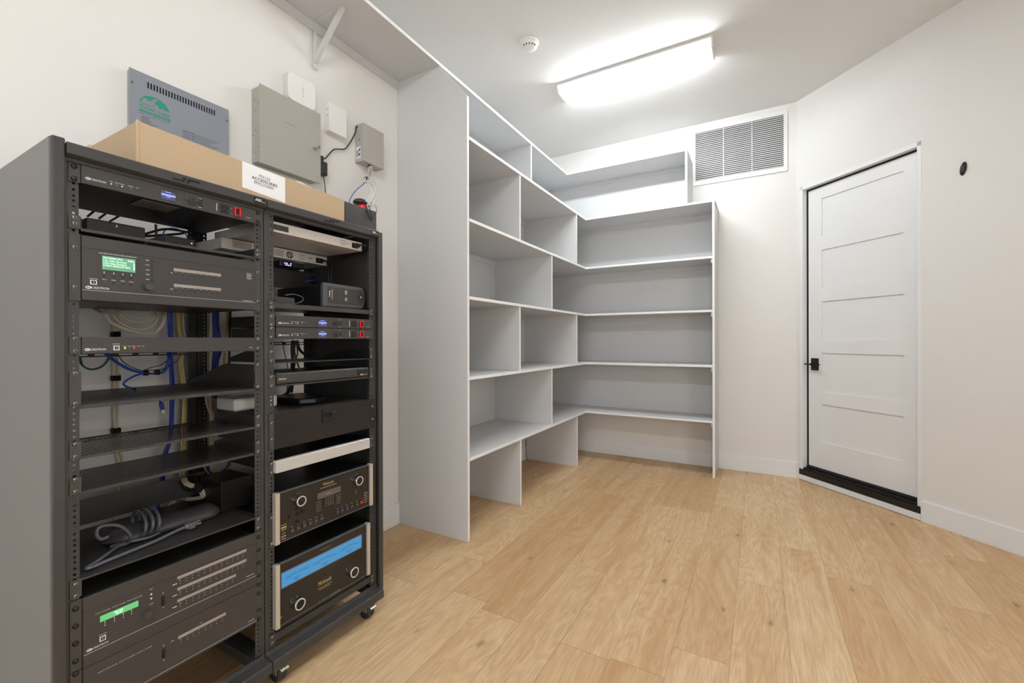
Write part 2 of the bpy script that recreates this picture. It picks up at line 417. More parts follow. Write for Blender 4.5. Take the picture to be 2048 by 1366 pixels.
q = MB(); dbox(q, 0, DS0-.003, 0, BH, 0, .014); struct(build('baseboard_corner', q, TRIM, bev=.002))
q = MB(); dbox(q, DS0-.003, DS1-.001, 0.004, DZ0-.001, 0, .014); struct(build('baseboard_under_door', q, TRIM, bev=.002))
q = MB(); dbox(q, DS1+.001, SEND-.02, 0, BH, 0, .014); struct(build('baseboard_right', q, TRIM, bev=.002))

# door in the angled wall
dr = struct(bpy.data.objects.new('door_1', None)); COL.objects.link(dr); dr.location = dw(.5, .13, -.03)
q = MB(); dbox(q, DS0, .062, DZ0, DZ1, -.11, .002); dbox(q, DS1-.026, DS1, DZ0, DZ1, -.11, .002); dbox(q, DS0, DS1, 2.566, DZ1, -.11, .002)
build('door_frame', q, TRIM, dr, bev=.0015)
q = MB(); dbox(q, .062, .070, .13, 2.566, -.10, -.045); dbox(q, .062, .946, 2.556, 2.566, -.10, -.045); dbox(q, .938, .946, .13, 2.566, -.10, -.06)
build('weather_seal', q, BLACK, dr)
LF0, LF1, LZ0, LZ1, LO = .075, .940, .135, 2.552, -.05
PS0, PS1 = .200, .828
pz = [(.364, .687), (.793, 1.127), (1.238, 1.568), (1.688, 2.010), (2.133, 2.451)]
q = MB()
dbox(q, LF0, LF1, LZ0, LZ1, LO-.044, LO-.009)
dbox(q, LF0, PS0, LZ0, LZ1, LO-.009, LO); dbox(q, PS1, LF1, LZ0, LZ1, LO-.009, LO)
zz = [LZ0]+[z for p in pz for z in p]+[LZ1]
for i in range(0, len(zz), 2): dbox(q, PS0, PS1, zz[i], zz[i+1], LO-.009, LO)
build('door_leaf', q, DOORW, dr)
q = MB(); dbox(q, .104, .172, .975, 1.080, LO, LO+.008)
hs = build('door_handle', q, BLACK, dr, bev=.001)
q = MB(); c0 = Vector(dw(.138, 1.028, LO+.008)); q.cyl(c0, c0+NN*.045, .011, seg=16)
dbox(q, .080, .222, 1.023, 1.033, LO+.045, LO+.057)
build('lever', q, BLACK, hs, bev=.001)
q = MB(); dbox(q, DS0-.002, DS1-.001, .050, .096, -.10, .012); dbox(q, DS0+.012, DS1-.001, .096, .112, -.10, -.002); dbox(q, .07, .94, .112, .130, -.10, -.03)
build('threshold', q, BLACK, dr, bev=.002)
struct(dr)

bm = thing('wall_bumper', 'small oval black knob-like bumper mounted on the wall right of the white door', 'wall bumper', dw(1.203, 2.316, 0))
c0 = Vector(dw(1.203, 2.316, 0))
def oval(q):
    out = []
    for v in q.v:
        d_ = Vector(v)-c0; a_ = d_.dot(DR); out.append(tuple(Vector(v)-DR*a_*.62+DR*d_.z*.14))
    q.v = out; return q
q = MB(); q.lathe(c0, NN, [(.041, 0), (.042, .003), (.040, .008), (.032, .014), (.024, .016)], 32)
build('base', oval(q), BLACK, bm)
q = MB(); q.lathe(c0, NN, [(.024, .016), (.024, .018), (.018, .021), (.008, .022)], 28); build('rubber_pad', oval(q), RACKM, bm)

# return air grille
gr = thing('air_grille', 'white louvred return air grille high on the wall beside the door', 'vent', (1.96, D, 2.77))
q = MB(); GX0, GX1, GZ0, GZ1 = 1.562, 2.361, 2.770, 3.324; gx0, gx1, gz0, gz1 = 1.588, 2.331, 2.815, 3.288
for a in ((GX0, GX1, GZ0, gz0), (GX0, GX1, gz1, GZ1), (GX0, gx0, gz0, gz1), (gx1, GX1, gz0, gz1)): q.box(a[0], a[1], D-.012, D, a[2], a[3])
build('frame', q, TRIM, gr, bev=.002)
q = MB(); q.box(gx0, gx1, D-.0015, D-.0002, gz0, gz1); build('backing', q, mat('duct_shadow_grey', (.36, .36, .36), .7), gr)
NL = 26
for i in range(NL):
    z = gz0+(gz1-gz0)*(i+.5)/NL
    q = MB(); q.prism([(gx0, D-.0105, z-.0065), (gx0, D-.0095, z-.0070), (gx0, D-.002, z+.0045), (gx0, D-.003, z+.0055)], (gx1-gx0, 0, 0))
    build('louvre', q, mat('louvre_paint', (.80, .80, .80), .45), gr)
for x in (1.838, 2.079):
    q = MB(); q.box(x-.003, x+.003, D-.0118, D-.002, gz0, gz1); build('mullion', q, TRIM, gr)

# smoke detector
sd = thing('smoke_detector', 'round white smoke detector on the ceiling', 'smoke detector', (.705, 2.92, ZC))
q = MB(); q.lathe((.705, 2.92, ZC), (0, 0, -1), [(.066, 0), (.068, .006), (.064, .012)], 36); build('base', q, WPLA, sd)
q = MB(); q.lathe((.705, 2.92, ZC), (0, 0, -1), [(.058, .012), (.060, .022), (.054, .036), (.036, .046), (.012, .050)], 36); build('cover', q, WPLA, sd)
q = MB()
for a in range(5):
    t_ = math.radians(-63+(a-2)*24); c0 = Vector((.705+.053*math.cos(t_), 2.92+.053*math.sin(t_), ZC-.040))
    q.box(c0.x-.004, c0.x+.004, c0.y-.004, c0.y+.004, c0.z-.003, c0.z+.002)
build('vent_slots', q, mat('slot_grey', (.35, .35, .35), .6), sd)

# ------------------------------------------------------------------ ceiling lights
def ceiling_light(x0, x1, y0, y1, label):
    t = thing('ceiling_light', label, 'light', ((x0+x1)/2, (y0+y1)/2, ZC), 'fluorescent ceiling lights')
    q = MB(); q.box(x0, x1, y0, y1, ZC-.016, ZC-.0005); build('housing', q, TRIM, t, bev=.002)
    yc = (y0+y1)/2
    for xa, xb in ((x0, x0+.012), (x1-.012, x1)):
        q = MB(); q.prism([(xa, y0, ZC-.016), (xa, y1, ZC-.016), (xa, y1-.035, ZC-.066), (xa, y0+.035, ZC-.066)], (xb-xa, 0, 0)); build('end_cap', q, WPLA, t, bev=.0015)
    q = MB()
    sec = [(y0+.002, ZC-.017), (y0+.034, ZC-.064), (y1-.034, ZC-.064), (y1-.002, ZC-.017)]
    for a, c in zip(sec[:-1], sec[1:]):
        q.add([(x0+.012, a[0], a[1]), (x1-.012, a[0], a[1]), (x1-.012, c[0], c[1]), (x0+.012, c[0], c[1])], [(0, 1, 2, 3)])
    build('diffuser', q, ACRY, t)
    for yy in (yc-.050, yc+.050):
        q = MB(); q.cyl((x0+.05, yy, ZC-.040), (x1-.05, yy, ZC-.040), .0155, seg=20); build('tube', q, TUBEM, t)
    return t
ceiling_light(.664, 1.854, 3.482, 3.726, 'white twin tube fluorescent light on the ceiling above the corner shelving')
ceiling_light(1.45, 2.64, -.30, -.056, 'unseen white twin tube fluorescent light added behind the camera position')  # second fixture, added out of view to light the room more evenly

# ------------------------------------------------------------------ corner shelving
P1, DL, DT, XR, DRr = 2.327, .5766, .3647, 1.770, .3815
LV = {1: .503, 2: 1.004, 3: 1.503, 4: 1.985, 5: 2.490, 6: 3.003}
H = .0095
sh = thing('corner_shelving', 'light grey painted L-shaped built-in shelving filling the corner, with a long top shelf', 'shelving', (.3, 3.6, 0))
for k in range(1, 6):
    z = LV[k]; xe = XR if k < 5 else XR+.026
    q = MB(); q.prism([(.001, P1+.0185, z-H), (DL+.002, P1+.0185, z-H), (DL+.002, D-DRr, z-H), (xe, D-DRr, z-H), (xe, D-.001, z-H), (.001, D-.001, z-H)], (0, 0, 2*H))
    build('shelf', q, SHELF, sh, bev=.0025)
z = LV[6]
q = MB(); q.prism([(.001, -.6, z-H), (DT, -.6, z-H), (DT, D-DT, z-H), (1.559, D-DT, z-H), (1.559, D-.001, z-H), (.001, D-.001, z-H)], (0, 0, 2*H))
build('top_shelf', q, SHELF, sh, bev=.0025)
q = MB(); q.prism([(.001, P1, 0), (DL, P1, 0), (DL, P1, 2.745), (DT-.004, P1, z-H), (.001, P1, z-H)], (0, .0185, 0)); build('end_panel', q, SHELF, sh, bev=.001)
q = MB(); q.box(XR, XR+.019, D-DRr, D-.001, 0, LV[5]-H); build('end_panel', q, SHELF, sh, bev=.001)
q = MB(); q.box(1.540, 1.559, D-DT, D-.001, LV[5]+H, LV[6]-H); build('end_panel', q, SHELF, sh, bev=.001)
for a, c, yy, dx in ((5, 6, 3.617, DT-.003), (4, 5, 3.010, DL), (4, 5, 4.176, DL), (3, 4, 3.587, DL), (2, 3, 3.006, DL), (2, 3, 4.179, DL), (1, 2, 3.582, DL), (0, 1, 3.014, DL), (0, 1, 4.184, DL)):
    q = MB(); q.box(.015 if a == 0 else .001, dx-.002, yy-.0085, yy+.0085, (LV[a]+H) if a else 0, LV[c]-H); build('divider', q, SHELF, sh, bev=.001)
for k in range(1, 7):                                               # support strips below the shelves
    z = LV[k]-H; xe = XR if k < 6 else 1.54
    q = MB(); q.box(.019, xe-.0005, D-.012, D-.0005, z-.042, z); build('ledger_strip', q, SHELF, sh, bev=.001)
    q = MB(); q.box(.0005, .012, (P1+.019 if k < 6 else -.6), D-.013, z-.042, z)
    if k == 6:
        q = MB(); q.box(.0005, .012, -.6, P1, z-.050, z); q.box(.0005, .012, P1+.019, D-.013, z-.042, z)
    build('ledger_strip', q, SHELF, sh, bev=.001)
    if k < 5:
        q = MB(); q.box(XR-.012, XR-.0005, D-DRr+.004, D-.013, z-.040, z); build('cleat', q, SHELF, sh, bev=.001)
        q = MB(); q.box(.013, DL-.004, P1+.0188, P1+.0305, z-.040, z); build('cleat', q, SHELF, sh, bev=.001)
def band(x0, x1, y0, y1, z0, z1):
    q = MB(); q.box(x0, x1, y0, y1, z0, z1); build('edge_band', q, EDGE, sh, bev=.0022, seg=3)
for k in range(1, 6):
    z = LV[k]
    q = MB(); q.box(DL+.002, DL+.0055, P1+.0188, D-DRr-.0036, z-H-.0004, z+H+.0004)
    q.box(DL+.002, (XR if k < 5 else XR+.026)-.0003, D-DRr-.0035, D-DRr, z-H-.0004, z+H+.0004); build('edge_band', q, EDGE, sh, bev=.0015)
z = LV[6]; q = MB(); q.box(DT, DT+.0035, -.6, D-DT-.0036, z-H-.0004, z+H+.0004); q.box(DT, 1.559, D-DT-.0035, D-DT, z-H-.0004, z+H+.0004); build('edge_band', q, EDGE, sh, bev=.0015)
for a, c, yy, dx in ((5, 6, 3.617, DT-.003), (4, 5, 3.010, DL), (4, 5, 4.176, DL), (3, 4, 3.587, DL), (2, 3, 3.006, DL), (2, 3, 4.179, DL), (1, 2, 3.582, DL), (0, 1, 3.014, DL), (0, 1, 4.184, DL)):
    band(dx-.0019, dx+.0012, yy-.0088, yy+.0088, (LV[a]+H+.0006) if a else .001, LV[c]-H-.0006)
band(DL, DL+.003, P1-.0002, P1+.0187, .001, 2.742)
band(XR-.0002, XR+.0192, D-DRr-.003, D-DRr, .001, LV[5]-H-.0006)
band(1.5398, 1.5592, D-DT-.003, D-DT, LV[5]+H+.0006, LV[6]-H-.0006)
for k in range(1, 6):                                               # painted backs of the bays
    za, zb = LV[k]+H+.0005, LV[k+1]-H-.0425
    q = MB(); q.box(.0175, (XR if k < 5 else 1.54)-.0005, D-.0018, D-.0002, za, zb); build('back_panel', q, SHELF, sh)
    q = MB(); q.box(.0002, .0018, P1+.019, D-.002, za, zb); build('back_panel', q, SHELF, sh)
# steel bracket under the long top shelf
q = MB(); yb = 1.69
q.box(.012, .0145, yb-.013, yb+.013, 2.735, 3.003-H); q.box(.0145, .262, yb-.013, yb+.013, 3.003-H-.0025, 3.003-H)
q.prism([(.0145, yb-.011, 2.795), (.0145, yb-.011, 2.768), (.020, yb-.011, 2.768), (.243, yb-.011, 2.982), (.243, yb-.011, 2.9905), (.222, yb-.011, 2.9905)], (0, .022, 0))
q.cyl((.0145, yb, 2.748), (.017, yb, 2.748), .0045); q.cyl((.0145, yb, 2.962), (.017, yb, 2.962), .0045)
br = build('shelf_bracket', q, SHELF, sh, bev=.001)

# wall outlet low behind the shelving
ot = thing('wall_outlet', 'white wall outlet low under the corner shelving', 'outlet', (0, 4.10, .26))
q = MB(); q.box(.0005, .006, 4.03, 4.145, .150, .268); build('cover_plate', q, WPLA, ot, bev=.002)
q = MB(); q.box(.006, .009, 4.062, 4.092, .172, .246); q.box(.006, .009, 4.100, 4.130, .172, .246); build('socket', q, WPLB, ot, bev=.001)
q = MB(); q.tube([(.020, 4.135, .215), (.026, 4.140, .155), (.022, 4.152, .06), (.024, 4.160, .004)], .0028); tag(build('cable', q, BLKC, loc=(.02, 4.15, 0)), 'thin black strand imitating the shadow line between divider and wall by the outlet', 'cable')  # dark strand drawn for the shaded gap between divider and wall

# ------------------------------------------------------------------ RACKLIT
XF = .600
HZ = []
zt = 1.6952
while zt > .14:
    for d_ in (.00635, .02222, .0381): HZ.append(zt-d_)
    zt -= .04445
def rail(mb, x, y0, y1, hy, z0, z1, r=.0034):
    hs_ = sorted(h for h in HZ if z0+.006 < h < z1-.006)
    bounds = [z0]+[(a+c)/2 for a, c in zip(hs_[:-1], hs_[1:])]+[z1]
    for i, h in enumerate(hs_):
        za, zb = bounds[i], bounds[i+1]
        inn = [(hy+r*math.cos(math.radians(22.5+45*k)), h+r*math.sin(math.radians(22.5+45*k))) for k in range(8)]
        outp = [(y1, h+(zb-h)*.45), (hy+(y1-hy)*.45, zb), (hy-(hy-y0)*.45, zb), (y0, h+(zb-h)*.45), (y0, h-(h-za)*.45), (hy-(hy-y0)*.45, za), (hy+(y1-hy)*.45, za), (y1, h-(h-za)*.45)]
        vs = [(x, a, c) for a, c in inn]+[(x, a, c) for a, c in outp]+[(x, y1, zb), (x, y0, zb), (x, y0, za), (x, y1, za)]
        fs = [(k, k+8, (k+1) % 8+8, (k+1) % 8) for k in range(8)]+[(8, 16, 9), (10, 17, 11), (12, 18, 13), (14, 19, 15)]
        mb.add(vs, fs)
def make_rack(name, y0, y1, hl, hr, label, side):
    t = thing(name, label, 'equipment rack', ((.35), (y0+y1)/2, 0), 'server racks ganged side by side')
    ZT = 1.742
    # lid sheet
    sx0, sx1 = .395, .455
    q = MB(); q.box(.09, sx0, y0+.001, y1-.001, 1.737, ZT-.002); q.box(sx1, .606, y0+.001, y1-.001, 1.737, ZT-.002)
    n_ = 26; a0, a1 = y0+.07, y1-.07
    q.box(sx0, sx1, y0+.001, a0, 1.737, ZT-.002); q.box(sx0, sx1, a1, y1-.001, 1.737, ZT-.002)
    for i in range(n_+1):
        c = a0+(a1-a0)*i/n_; q.box(sx0, sx1, c-.004, c+.004, 1.737, ZT-.002)
    build('top_panel', q, RACKM, t)
    # front hood bar
    q = MB(); q.prism([(.575, y0+.001, 1.7365), (.611, y0+.001, 1.7365), (.620, y0+.001, 1.7415), (.624, y0+.001, 1.736), (.624, y0+.001, 1.712), (.612, y0+.001, 1.706), (.575, y0+.001, 1.706)], (0, y1-y0-.002, 0))
    tb = build('hood', q, RACKM, t, bev=.0012)
    yc = (y0+y1)/2+.007; q = MB(); xx = .6241; z0_, z1_ = 1.7175, 1.7315
    q.slab(xx, [(yc-.036, z0_), (yc-.007, z0_), (yc+.000, z1_), (yc-.008, z1_), (yc-.0115, z0_+.0055), (yc-.036, z0_+.0055)], .0008)
    q.slab(xx, [(yc-.001, z0_), (yc+.007, z0_), (yc+.011, z1_-.0055), (yc+.036, z1_-.0055), (yc+.036, z1_), (yc+.006, z1_)], .0008)
    build('emblem', q, VDARK, tb)
    q = MB(); q.box(.6238, .6262, y1-.046, y1-.006, 1.716, 1.735); bd = build('badge', q, BLACK, tb, bev=.0008)
    q = MB(); q.text('mm', .6262, y1-.043, y1-.022, 1.7215, .0085, shear=.35, bold=.03); q.rect(.6263, y1-.022, y1-.009, 1.7215, 1.7224); build('lettering', q, INK, bd)
    # frame: upper crossbar and corner posts
    q = MB(); q.box(.585, .605, y0+.001, y1-.001, 1.697, 1.706); build('top_crossbar', q, RACKM, t)
    for (ya, yb_, hy) in ((y0+.001, hl+.0100, hl), (hr-.0105, y1-.0012, hr)):
        q = MB()
        ra, rb = (hl-.0115, hl+.0098) if hy == hl else (hr-.0098, hr+.0115)
        rail(q, XF-.0015, ra, rb, hy, .125, 1.697)
        build('mounting_rail', q, RACKM, t, solid=.002)
        q = MB()
        if hy == hl:
            q.box(.560, .602, y0+.001, ra, .112, 1.706); q.box(.561, .5985, ra, ra+.002, .125, 1.697)
        else:
            q.box(.560, .602, rb, y1-.0012, .112, 1.706)
        build('front_post', q, RACKM, t, bev=.001)
    for (ra, rb, hy) in ((hl-.0115, hl+.0098, hl), (hr-.0098, hr+.0115, hr)):
        q = MB(); rail(q, .135, ra, rb, hy, .125, 1.697); build('rear_rail', q, RACKD, t, solid=.002)
        q = MB()
        if hy == hl: q.box(.10, .133, y0+.001, ra+.001, .10, 1.73)
        else: q.box(.10, .133, rb-.001, y1-.0012, .10, 1.73)
        build('rear_post', q, RACKD, t)
    # base
    q = MB(); q.prism([(.600, y0+.001, .1225), (.604, y0+.001, .1225), (.606, y0+.001, .112), (.648, y0+.001, .108), (.650, y0+.001, .103), (.650, y0+.001, .072), (.600, y0+.001, .072)], (0, y1-y0-.002, 0))
    q.box(.09, .13, y0+.001, y1-.001, .072, .112); q.box(.13, .600, y0+.001, y0+.03, .072, .110); q.box(.13, .600, y1-.03, y1-.001, .072, .110)
    bs = build('base_frame', q, RACKLIT if False else RACKM, t, bev=.002)
    for (xx, yy) in ((.605, y0+.045), (.605, y1-.062), (.16, y0+.045), (.16, y1-.062)):
        q = MB(); q.box(xx-.032, xx+.032, yy-.028, yy+.028, .0685, .072); q.box(xx-.024, xx+.024, yy-.021, yy-.018, .034, .0685); q.box(xx-.024, xx+.024, yy+.018, yy+.021, .034, .0685)
        q.box(xx-.024, xx+.034, yy-.021, yy+.021, .062, .0655)
        c = build('caster', q, GALV, t, bev=.001)
        q = MB(); q.lathe((xx, yy-.0165, .034), (0, 1, 0), [(.028, 0), (.0335, .003), (.034, .008), (.034, .025), (.0335, .030), (.028, .033)], 28); q.cyl((xx, yy-.022, .034), (xx, yy+.022, .034), .006)
        build('wheel', q, RUBB, c)
        q = MB(); q.prism([(xx+.026, yy-.015, .060), (xx+.044, yy-.015, .050), (xx+.047, yy-.015, .056), (xx+.030, yy-.015, .068)], (0, .030, 0)); build('brake_lever', q, GALV, c, bev=.001)
    if side == 'L':
        q = MB(); q.box(.085, .603, y0-.026, y0-.0005, .05, 1.748); build('side_panel', q, RACKLIT, t, bev=.001)
        q = MB(); q.box(.603, .621, y0-.026, y0-.0005, .05, 1.748); build('front_edge', q, RACKM, t, bev=.004, seg=3)
    else:
        q = MB(); q.box(.085, .622, y1+.0005, y1+.024, .092, 1.737); build('side_panel', q, RACKM, t, bev=.004, seg=3)
        q = MB(); q.box(.560, .610, y1-.0012, y1+.0004, .112, 1.706); build('side_flange', q, RACKD, t)
    return t
HL1, HR1, HL2, HR2 = .5565, 1.0280, 1.0775, 1.5440
rackA = make_rack('equipment_rack', .537, 1.050, HL1, HR1, 'black wheeled equipment rack, the near one with a large grey side panel', 'L')
rackB = make_rack('equipment_rack', 1.051, 1.571, HL2, HR2, 'black wheeled equipment rack, the far one with blue meter amplifier at its foot', 'R')

# ------------------------------------------------------------------ device helpers
def ears(t, hl, hr, z0, z1, zs, material=None, sm=None, x=.6005, wl=.0105, wr=.0100):
    material = material or EAR
    for hy, a, c in ((hl, hl-wl, hl+.0125), (hr, hr-.0100, hr+wr)):
        q = MB(); q.box(x, x+.003, a, c, z0, z1); build('ear', q, material, t, bev=.0008)
        for z in zs: screw(t, x+.003, hy, z, material=sm)
def logo(q, x, y0, y1, z, h, m_=0):              # oval swirl followed by the maker's lettering
    wd = (y1-y0); r = wd*.13
    q.ring(x, y0+r, z+h*.5, r, h*.62, h*.26, m_, 18); q.ring(x, y0+r*1.25, z+h*.5, r*.5, h*.34, h*.14, m_, 14)
    q.text('CRESTRON', x, y0+r*2.0, y1, z+h*.04, h*.92, m_, bold=.03, shear=.15)
def dot(parent, name, x, y, z, r, material, h=.0012, seg=12):
    q = MB(); q.cyl((x-.0004, y, z), (x+h, y, z), r, seg=seg); return build(name, q, material, parent)
def usb(parent, x, y0, y1, z0, z1):
    q = MB(); q.rect(x, y0, y1, z0, z1, 0, .0012); q.rect(x+.0012, y0+.002, y1-.002, z0+.002, z1-.0018, 1, .0004); q.rect(x+.0016, y0+.0045, y1-.0045, z0+.0045, z1-.0042, 2, .0005)
    build('usb_port', q, [INK, VDARK, STRIP], parent)
def chassis(t, x0, x1, y0, y1, z0, z1, material=None):
    q = MB(); q.box(x0, x1, y0, y1, z0, z1); return build('chassis', q, material or CHAS, t, bev=.001)

# ---- power conditioners
def conditioner(hl, hr, y0, y1, z0, z1, label, group):
    t = thing('power_conditioner', label, 'power conditioner', (.45, (y0+y1)/2, z0), group)
    zc = (z0+z1)/2
    chassis(t, .30, .600, y0+.004, y1-.012, z0+.001, z1-.001)
    ears(t, hl, hr, z0-.0005, z1, (zc+.0158, zc-.0158), sm=SCREWB if y0 < .8 else None)
    q = MB(); q.box(.6005, .6080, y0, y1, z0, z1); f_ = build('front_panel', q, PANEL, t, bev=.0012)
    x = .6080; s_ = (y1-y0)/.452; Yp = lambda v: y0+(v-1.093)*s_; dz = zc-1.3115
    q = MB(); logo(q, x, Yp(1.100), Yp(1.142), dz+1.3005, .0055)
    for v, tx in ((1.153, 'PWR'), (1.1645, 'FAULT'), (1.176, 'PROTECT'), (1.1955, 'OVERVOLT'), (1.211, 'NET')):
        wd = .0026*len(tx)*.55; q.text(tx, x, Yp(v)-wd/2-.001, Yp(v)+wd/2+.001, dz+1.3085, .0022)
    q.text('POWER', x, Yp(1.366), Yp(1.374), dz+1.324, .002); q.text('RESET', x, Yp(1.366), Yp(1.374), dz+1.2965, .002)
    for k in range(6): q.rect(x, Yp(1.4175), Yp(1.4195), dz+1.300+k*.0042, dz+1.3028+k*.0042)
    q.text('PC-350', x, Yp(1.512), Yp(1.526), dz+1.2995, .0028)
    q.rect(x, Yp(1.4640), Yp(1.4660), dz+1.3175, dz+1.3195); q.rect(x, Yp(1.4640), Yp(1.4660), dz+1.3005, dz+1.3025)
    build('lettering', q, INK, f_)
    for v, mm in ((1.153, LEDG), (1.1645, STRIP), (1.176, LEDG), (1.1955, STRIP), (1.211, VDARK)): dot(t, 'indicator_light', x, Yp(v), dz+1.3035, .0013, mm)
    q = MB(); q.rect(x, Yp(1.267), Yp(1.303), dz+1.2965, dz+1.3215, 0, .001); sc = build('display', q, SCRB, t)
    q = MB(); q.rect(x+.001, Yp(1.267), Yp(1.303), dz+1.3080, dz+1.3125); q.rect(x+.001, Yp(1.276), Yp(1.292), dz+1.3180, dz+1.3195); q.rect(x+.001, Yp(1.279), Yp(1.291), dz+1.3045, dz+1.3060); build('display_lines', q, SCRL, sc)
    cy, cz = Yp(1.347), dz+1.310
    q = MB(); q.ring(x, cy, cz, .0125, .0125, .0022, 0, 24, -160, -20, .0015); q.ring(x, cy, cz, .0055, .0055, .0012, 0, 20, t=.0015)
    q.rect(x, cy-.020, cy-.009, cz-.0009, cz+.0009, t=.0015); q.rect(x, cy+.009, cy+.020, cz-.0009, cz+.0009, t=.0015)
    q.rect(x, cy-.010, cy-.004, cz+.0075, cz+.0095, t=.0015); q.rect(x, cy+.004, cy+.010, cz+.0075, cz+.0095, t=.0015)
    build('control_pad', q, BLACK, t)
    for k in range(3):
        q = MB(); q.rect(x, Yp(1.366), Yp(1.377), dz+1.3015+k*.008, dz+1.3060+k*.008, 0, .0012); build('button', q, BLACK, t, bev=.0005)
    q = MB(); q.rect(x, Yp(1.430), Yp(1.455), dz+1.2975, dz+1.3245, 0, .0015)
    q.rect(x+.0015, Yp(1.4355), Yp(1.4375), dz+1.3125, dz+1.3190, 1); q.rect(x+.0015, Yp(1.4475), Yp(1.4495), dz+1.3125, dz+1.3190, 1); q.cyl((x+.001, Yp(1.4425), dz+1.3040), (x+.0022, Yp(1.4425), dz+1.3040), .0026, seg=12, m=1)
    build('outlet', q, [CHAS, VDARK], t)
    q = MB()
    for a, c, e, g in ((1.4725, 1.4925, 1.3215, 1.3250), (1.4725, 1.4925, 1.2970, 1.3005), (1.4725, 1.4765, 1.3005, 1.3215), (1.4885, 1.4925, 1.3005, 1.3215)): q.box(x, x+.006, Yp(a), Yp(c), dz+e, dz+g)
    gd = build('switch_guard', q, RED, t, bev=.001)
    q = MB(); q.box(x, x+.003, Yp(1.4780), Yp(1.4870), dz+1.3015, dz+1.3205); build('power_switch', q, BLACK, t, bev=.001)
    return t
pcL = conditioner(HL1, HR1, .5695, 1.0185, 1.648, 1.6955, 'dark grey power conditioner at the very top of the near rack', 'power conditioners in the racks')
q = MB(); q.box(.50, .585, .705, .80, 1.6468, 1.648); build('underside_label', q, mat('foil_label', (.38, .37, .36), .3), pcL)
conditioner(HL2, HR2, 1.093, 1.5440, 1.290, 1.333, 'upper of two dark grey power conditioners in the far rack', 'power conditioners in the racks')
conditioner(HL2, HR2, 1.093, 1.5440, 1.246, 1.288, 'lower of two dark grey power conditioners in the far rack', 'power conditioners in the racks')

# ---- vented shelves (near rack)
def vent_shelf(z, z0, z1, zs, y0, y1, hl, hr, label, group, x0=.20, m_=None, taper=.04, lip=.008):
    t = thing('rack_shelf', label, 'rack shelf', (.4, (y0+y1)/2, z), group)
    q = MB(); q.box(x0, .600, y0+.002, y1-.002, z-.0015, z); build('tray', q, m_ or PERF, t)
    q = MB(); q.box(.598, .6015, y0, y1, z-lip, z); build('front_lip', q, RACKM, t, bev=.0007)
    for yy in (y0+.0008, y1-.0022):
        q = MB(); q.prism([(.600, yy, z1-.004), (.600, yy, z), (x0, yy, z), (x0, yy, z+.012), (.42, yy, z1-.004)] if z1-.004 > z+.012 else [(.600, yy, z+.012), (.600, yy, z-.012), (x0, yy, z-.012), (x0, yy, z+.012)], (0, .0016, 0)); build('side_bracket', q, CHAS, t)
    ears(t, hl, hr, z0, z1, zs)
    return t
G_ = 'steel shelves bolted in the near rack'
vent_shelf(1.532, 1.528, 1.563, (1.555, 1.540), .5695, 1.0180, HL1, HR1, 'perforated black shelf holding small boxes, highest shelf of the near rack', G_)
s2 = vent_shelf(1.071, 1.0715, 1.159, (1.1535, 1.0755), .5670, 1.0165, HL1, HR1, 'solid dark rack shelf with sloped side bracket, empty, mid height of near rack', G_, x0=.16, m_=RACKM, lip=.010)
vent_shelf(.938, .934, .978, (.971, .939), .5665, 1.0170, HL1, HR1, 'empty perforated rack shelf, upper of the close pair in near rack', G_, x0=.34)
vent_shelf(.846, .842, .886, (.880, .849), .5665, 1.0150, HL1, HR1, 'empty perforated rack shelf, lower of the close pair in near rack', G_, x0=.34)
vent_shelf(.619, .575, .622, (.610, .580), .5645, 1.0190, HL1, HR1, 'perforated rack shelf carrying the grey surge protector', G_, lip=.005)
G2 = 'steel shelves bolted in the far rack'
vent_shelf(1.376, 1.352, 1.381, (1.374, 1.359), 1.0890, 1.5350, HL2, HR2, 'dark rack shelf carrying the battery backup unit', G2, x0=.18, m_=RACKM, lip=.018)
vent_shelf(1.158, 1.158, 1.203, (1.197, 1.165), 1.0850, 1.5350, HL2, HR2, 'thin empty rack shelf above the disc player', G2, x0=.30, m_=RACKM, lip=.003)
vent_shelf(1.0755, 1.0665, 1.115, (1.1065, 1.0745), 1.0900, 1.5320, HL2, HR2, 'rack shelf carrying the black disc player', G2, x0=.30, m_=RACKM, lip=.006)
vent_shelf(.7575, .754, .800, (.793, .7605), 1.0900, 1.5320, HL2, HR2, 'rack shelf carrying the silver amplifier', G2, x0=.25, m_=RACKM, lip=.004)
vent_shelf(.4985, .488, .614, (.598, .505), 1.0880, 1.5320, HL2, HR2, 'rack shelf carrying the black receiver with chrome ringed knobs', G2, x0=.25, m_=RACKM, lip=.006)
vent_shelf(.171, .135, .176, (.165, .145), 1.0880, 1.5380, HL2, HR2, 'heavy rack shelf under the blue meter amplifier', G2, x0=.20, m_=RACKM, lip=.028)

# ---- media switcher (large unit with green lcd)
t = thing('media_switcher', 'large dark grey video switcher with green text display and round knob', 'video switcher', (.4, .80, 1.342))
chassis(t, .22, .600, .574, 1.012, 1.345, 1.511)
ears(t, HL1, HR1, 1.342, 1.515, (1.4785, 1.3755), wr=.0095)
q = MB(); q.prism([(.6005, .5695, 1.342), (.6085, .5695, 1.345), (.6085, .5695, 1.512), (.6005, .5695, 1.515)], (0, 1.0175-.5695, 0)); fp = build('front_panel', q, PANEL, t, bev=.001)
x = .6085
q = MB(); q.rect(x, .5695, 1.0175, 1.4806, 1.4814, 0, .0003); build('groove', q, VDARK, t)
q = MB(); q.rect(x, .5700, 1.0170, 1.3708, 1.3714, 0, .0003); q.text('HIGH DEFINITION DIGITAL MEDIA DISTRIBUTION', x, .603, .684, 1.4712, .0028)
logo(q, x, .576, .624, 1.3755, .0062)
q.text('COMPUTER', x, .583, .601, 1.4010, .0022)
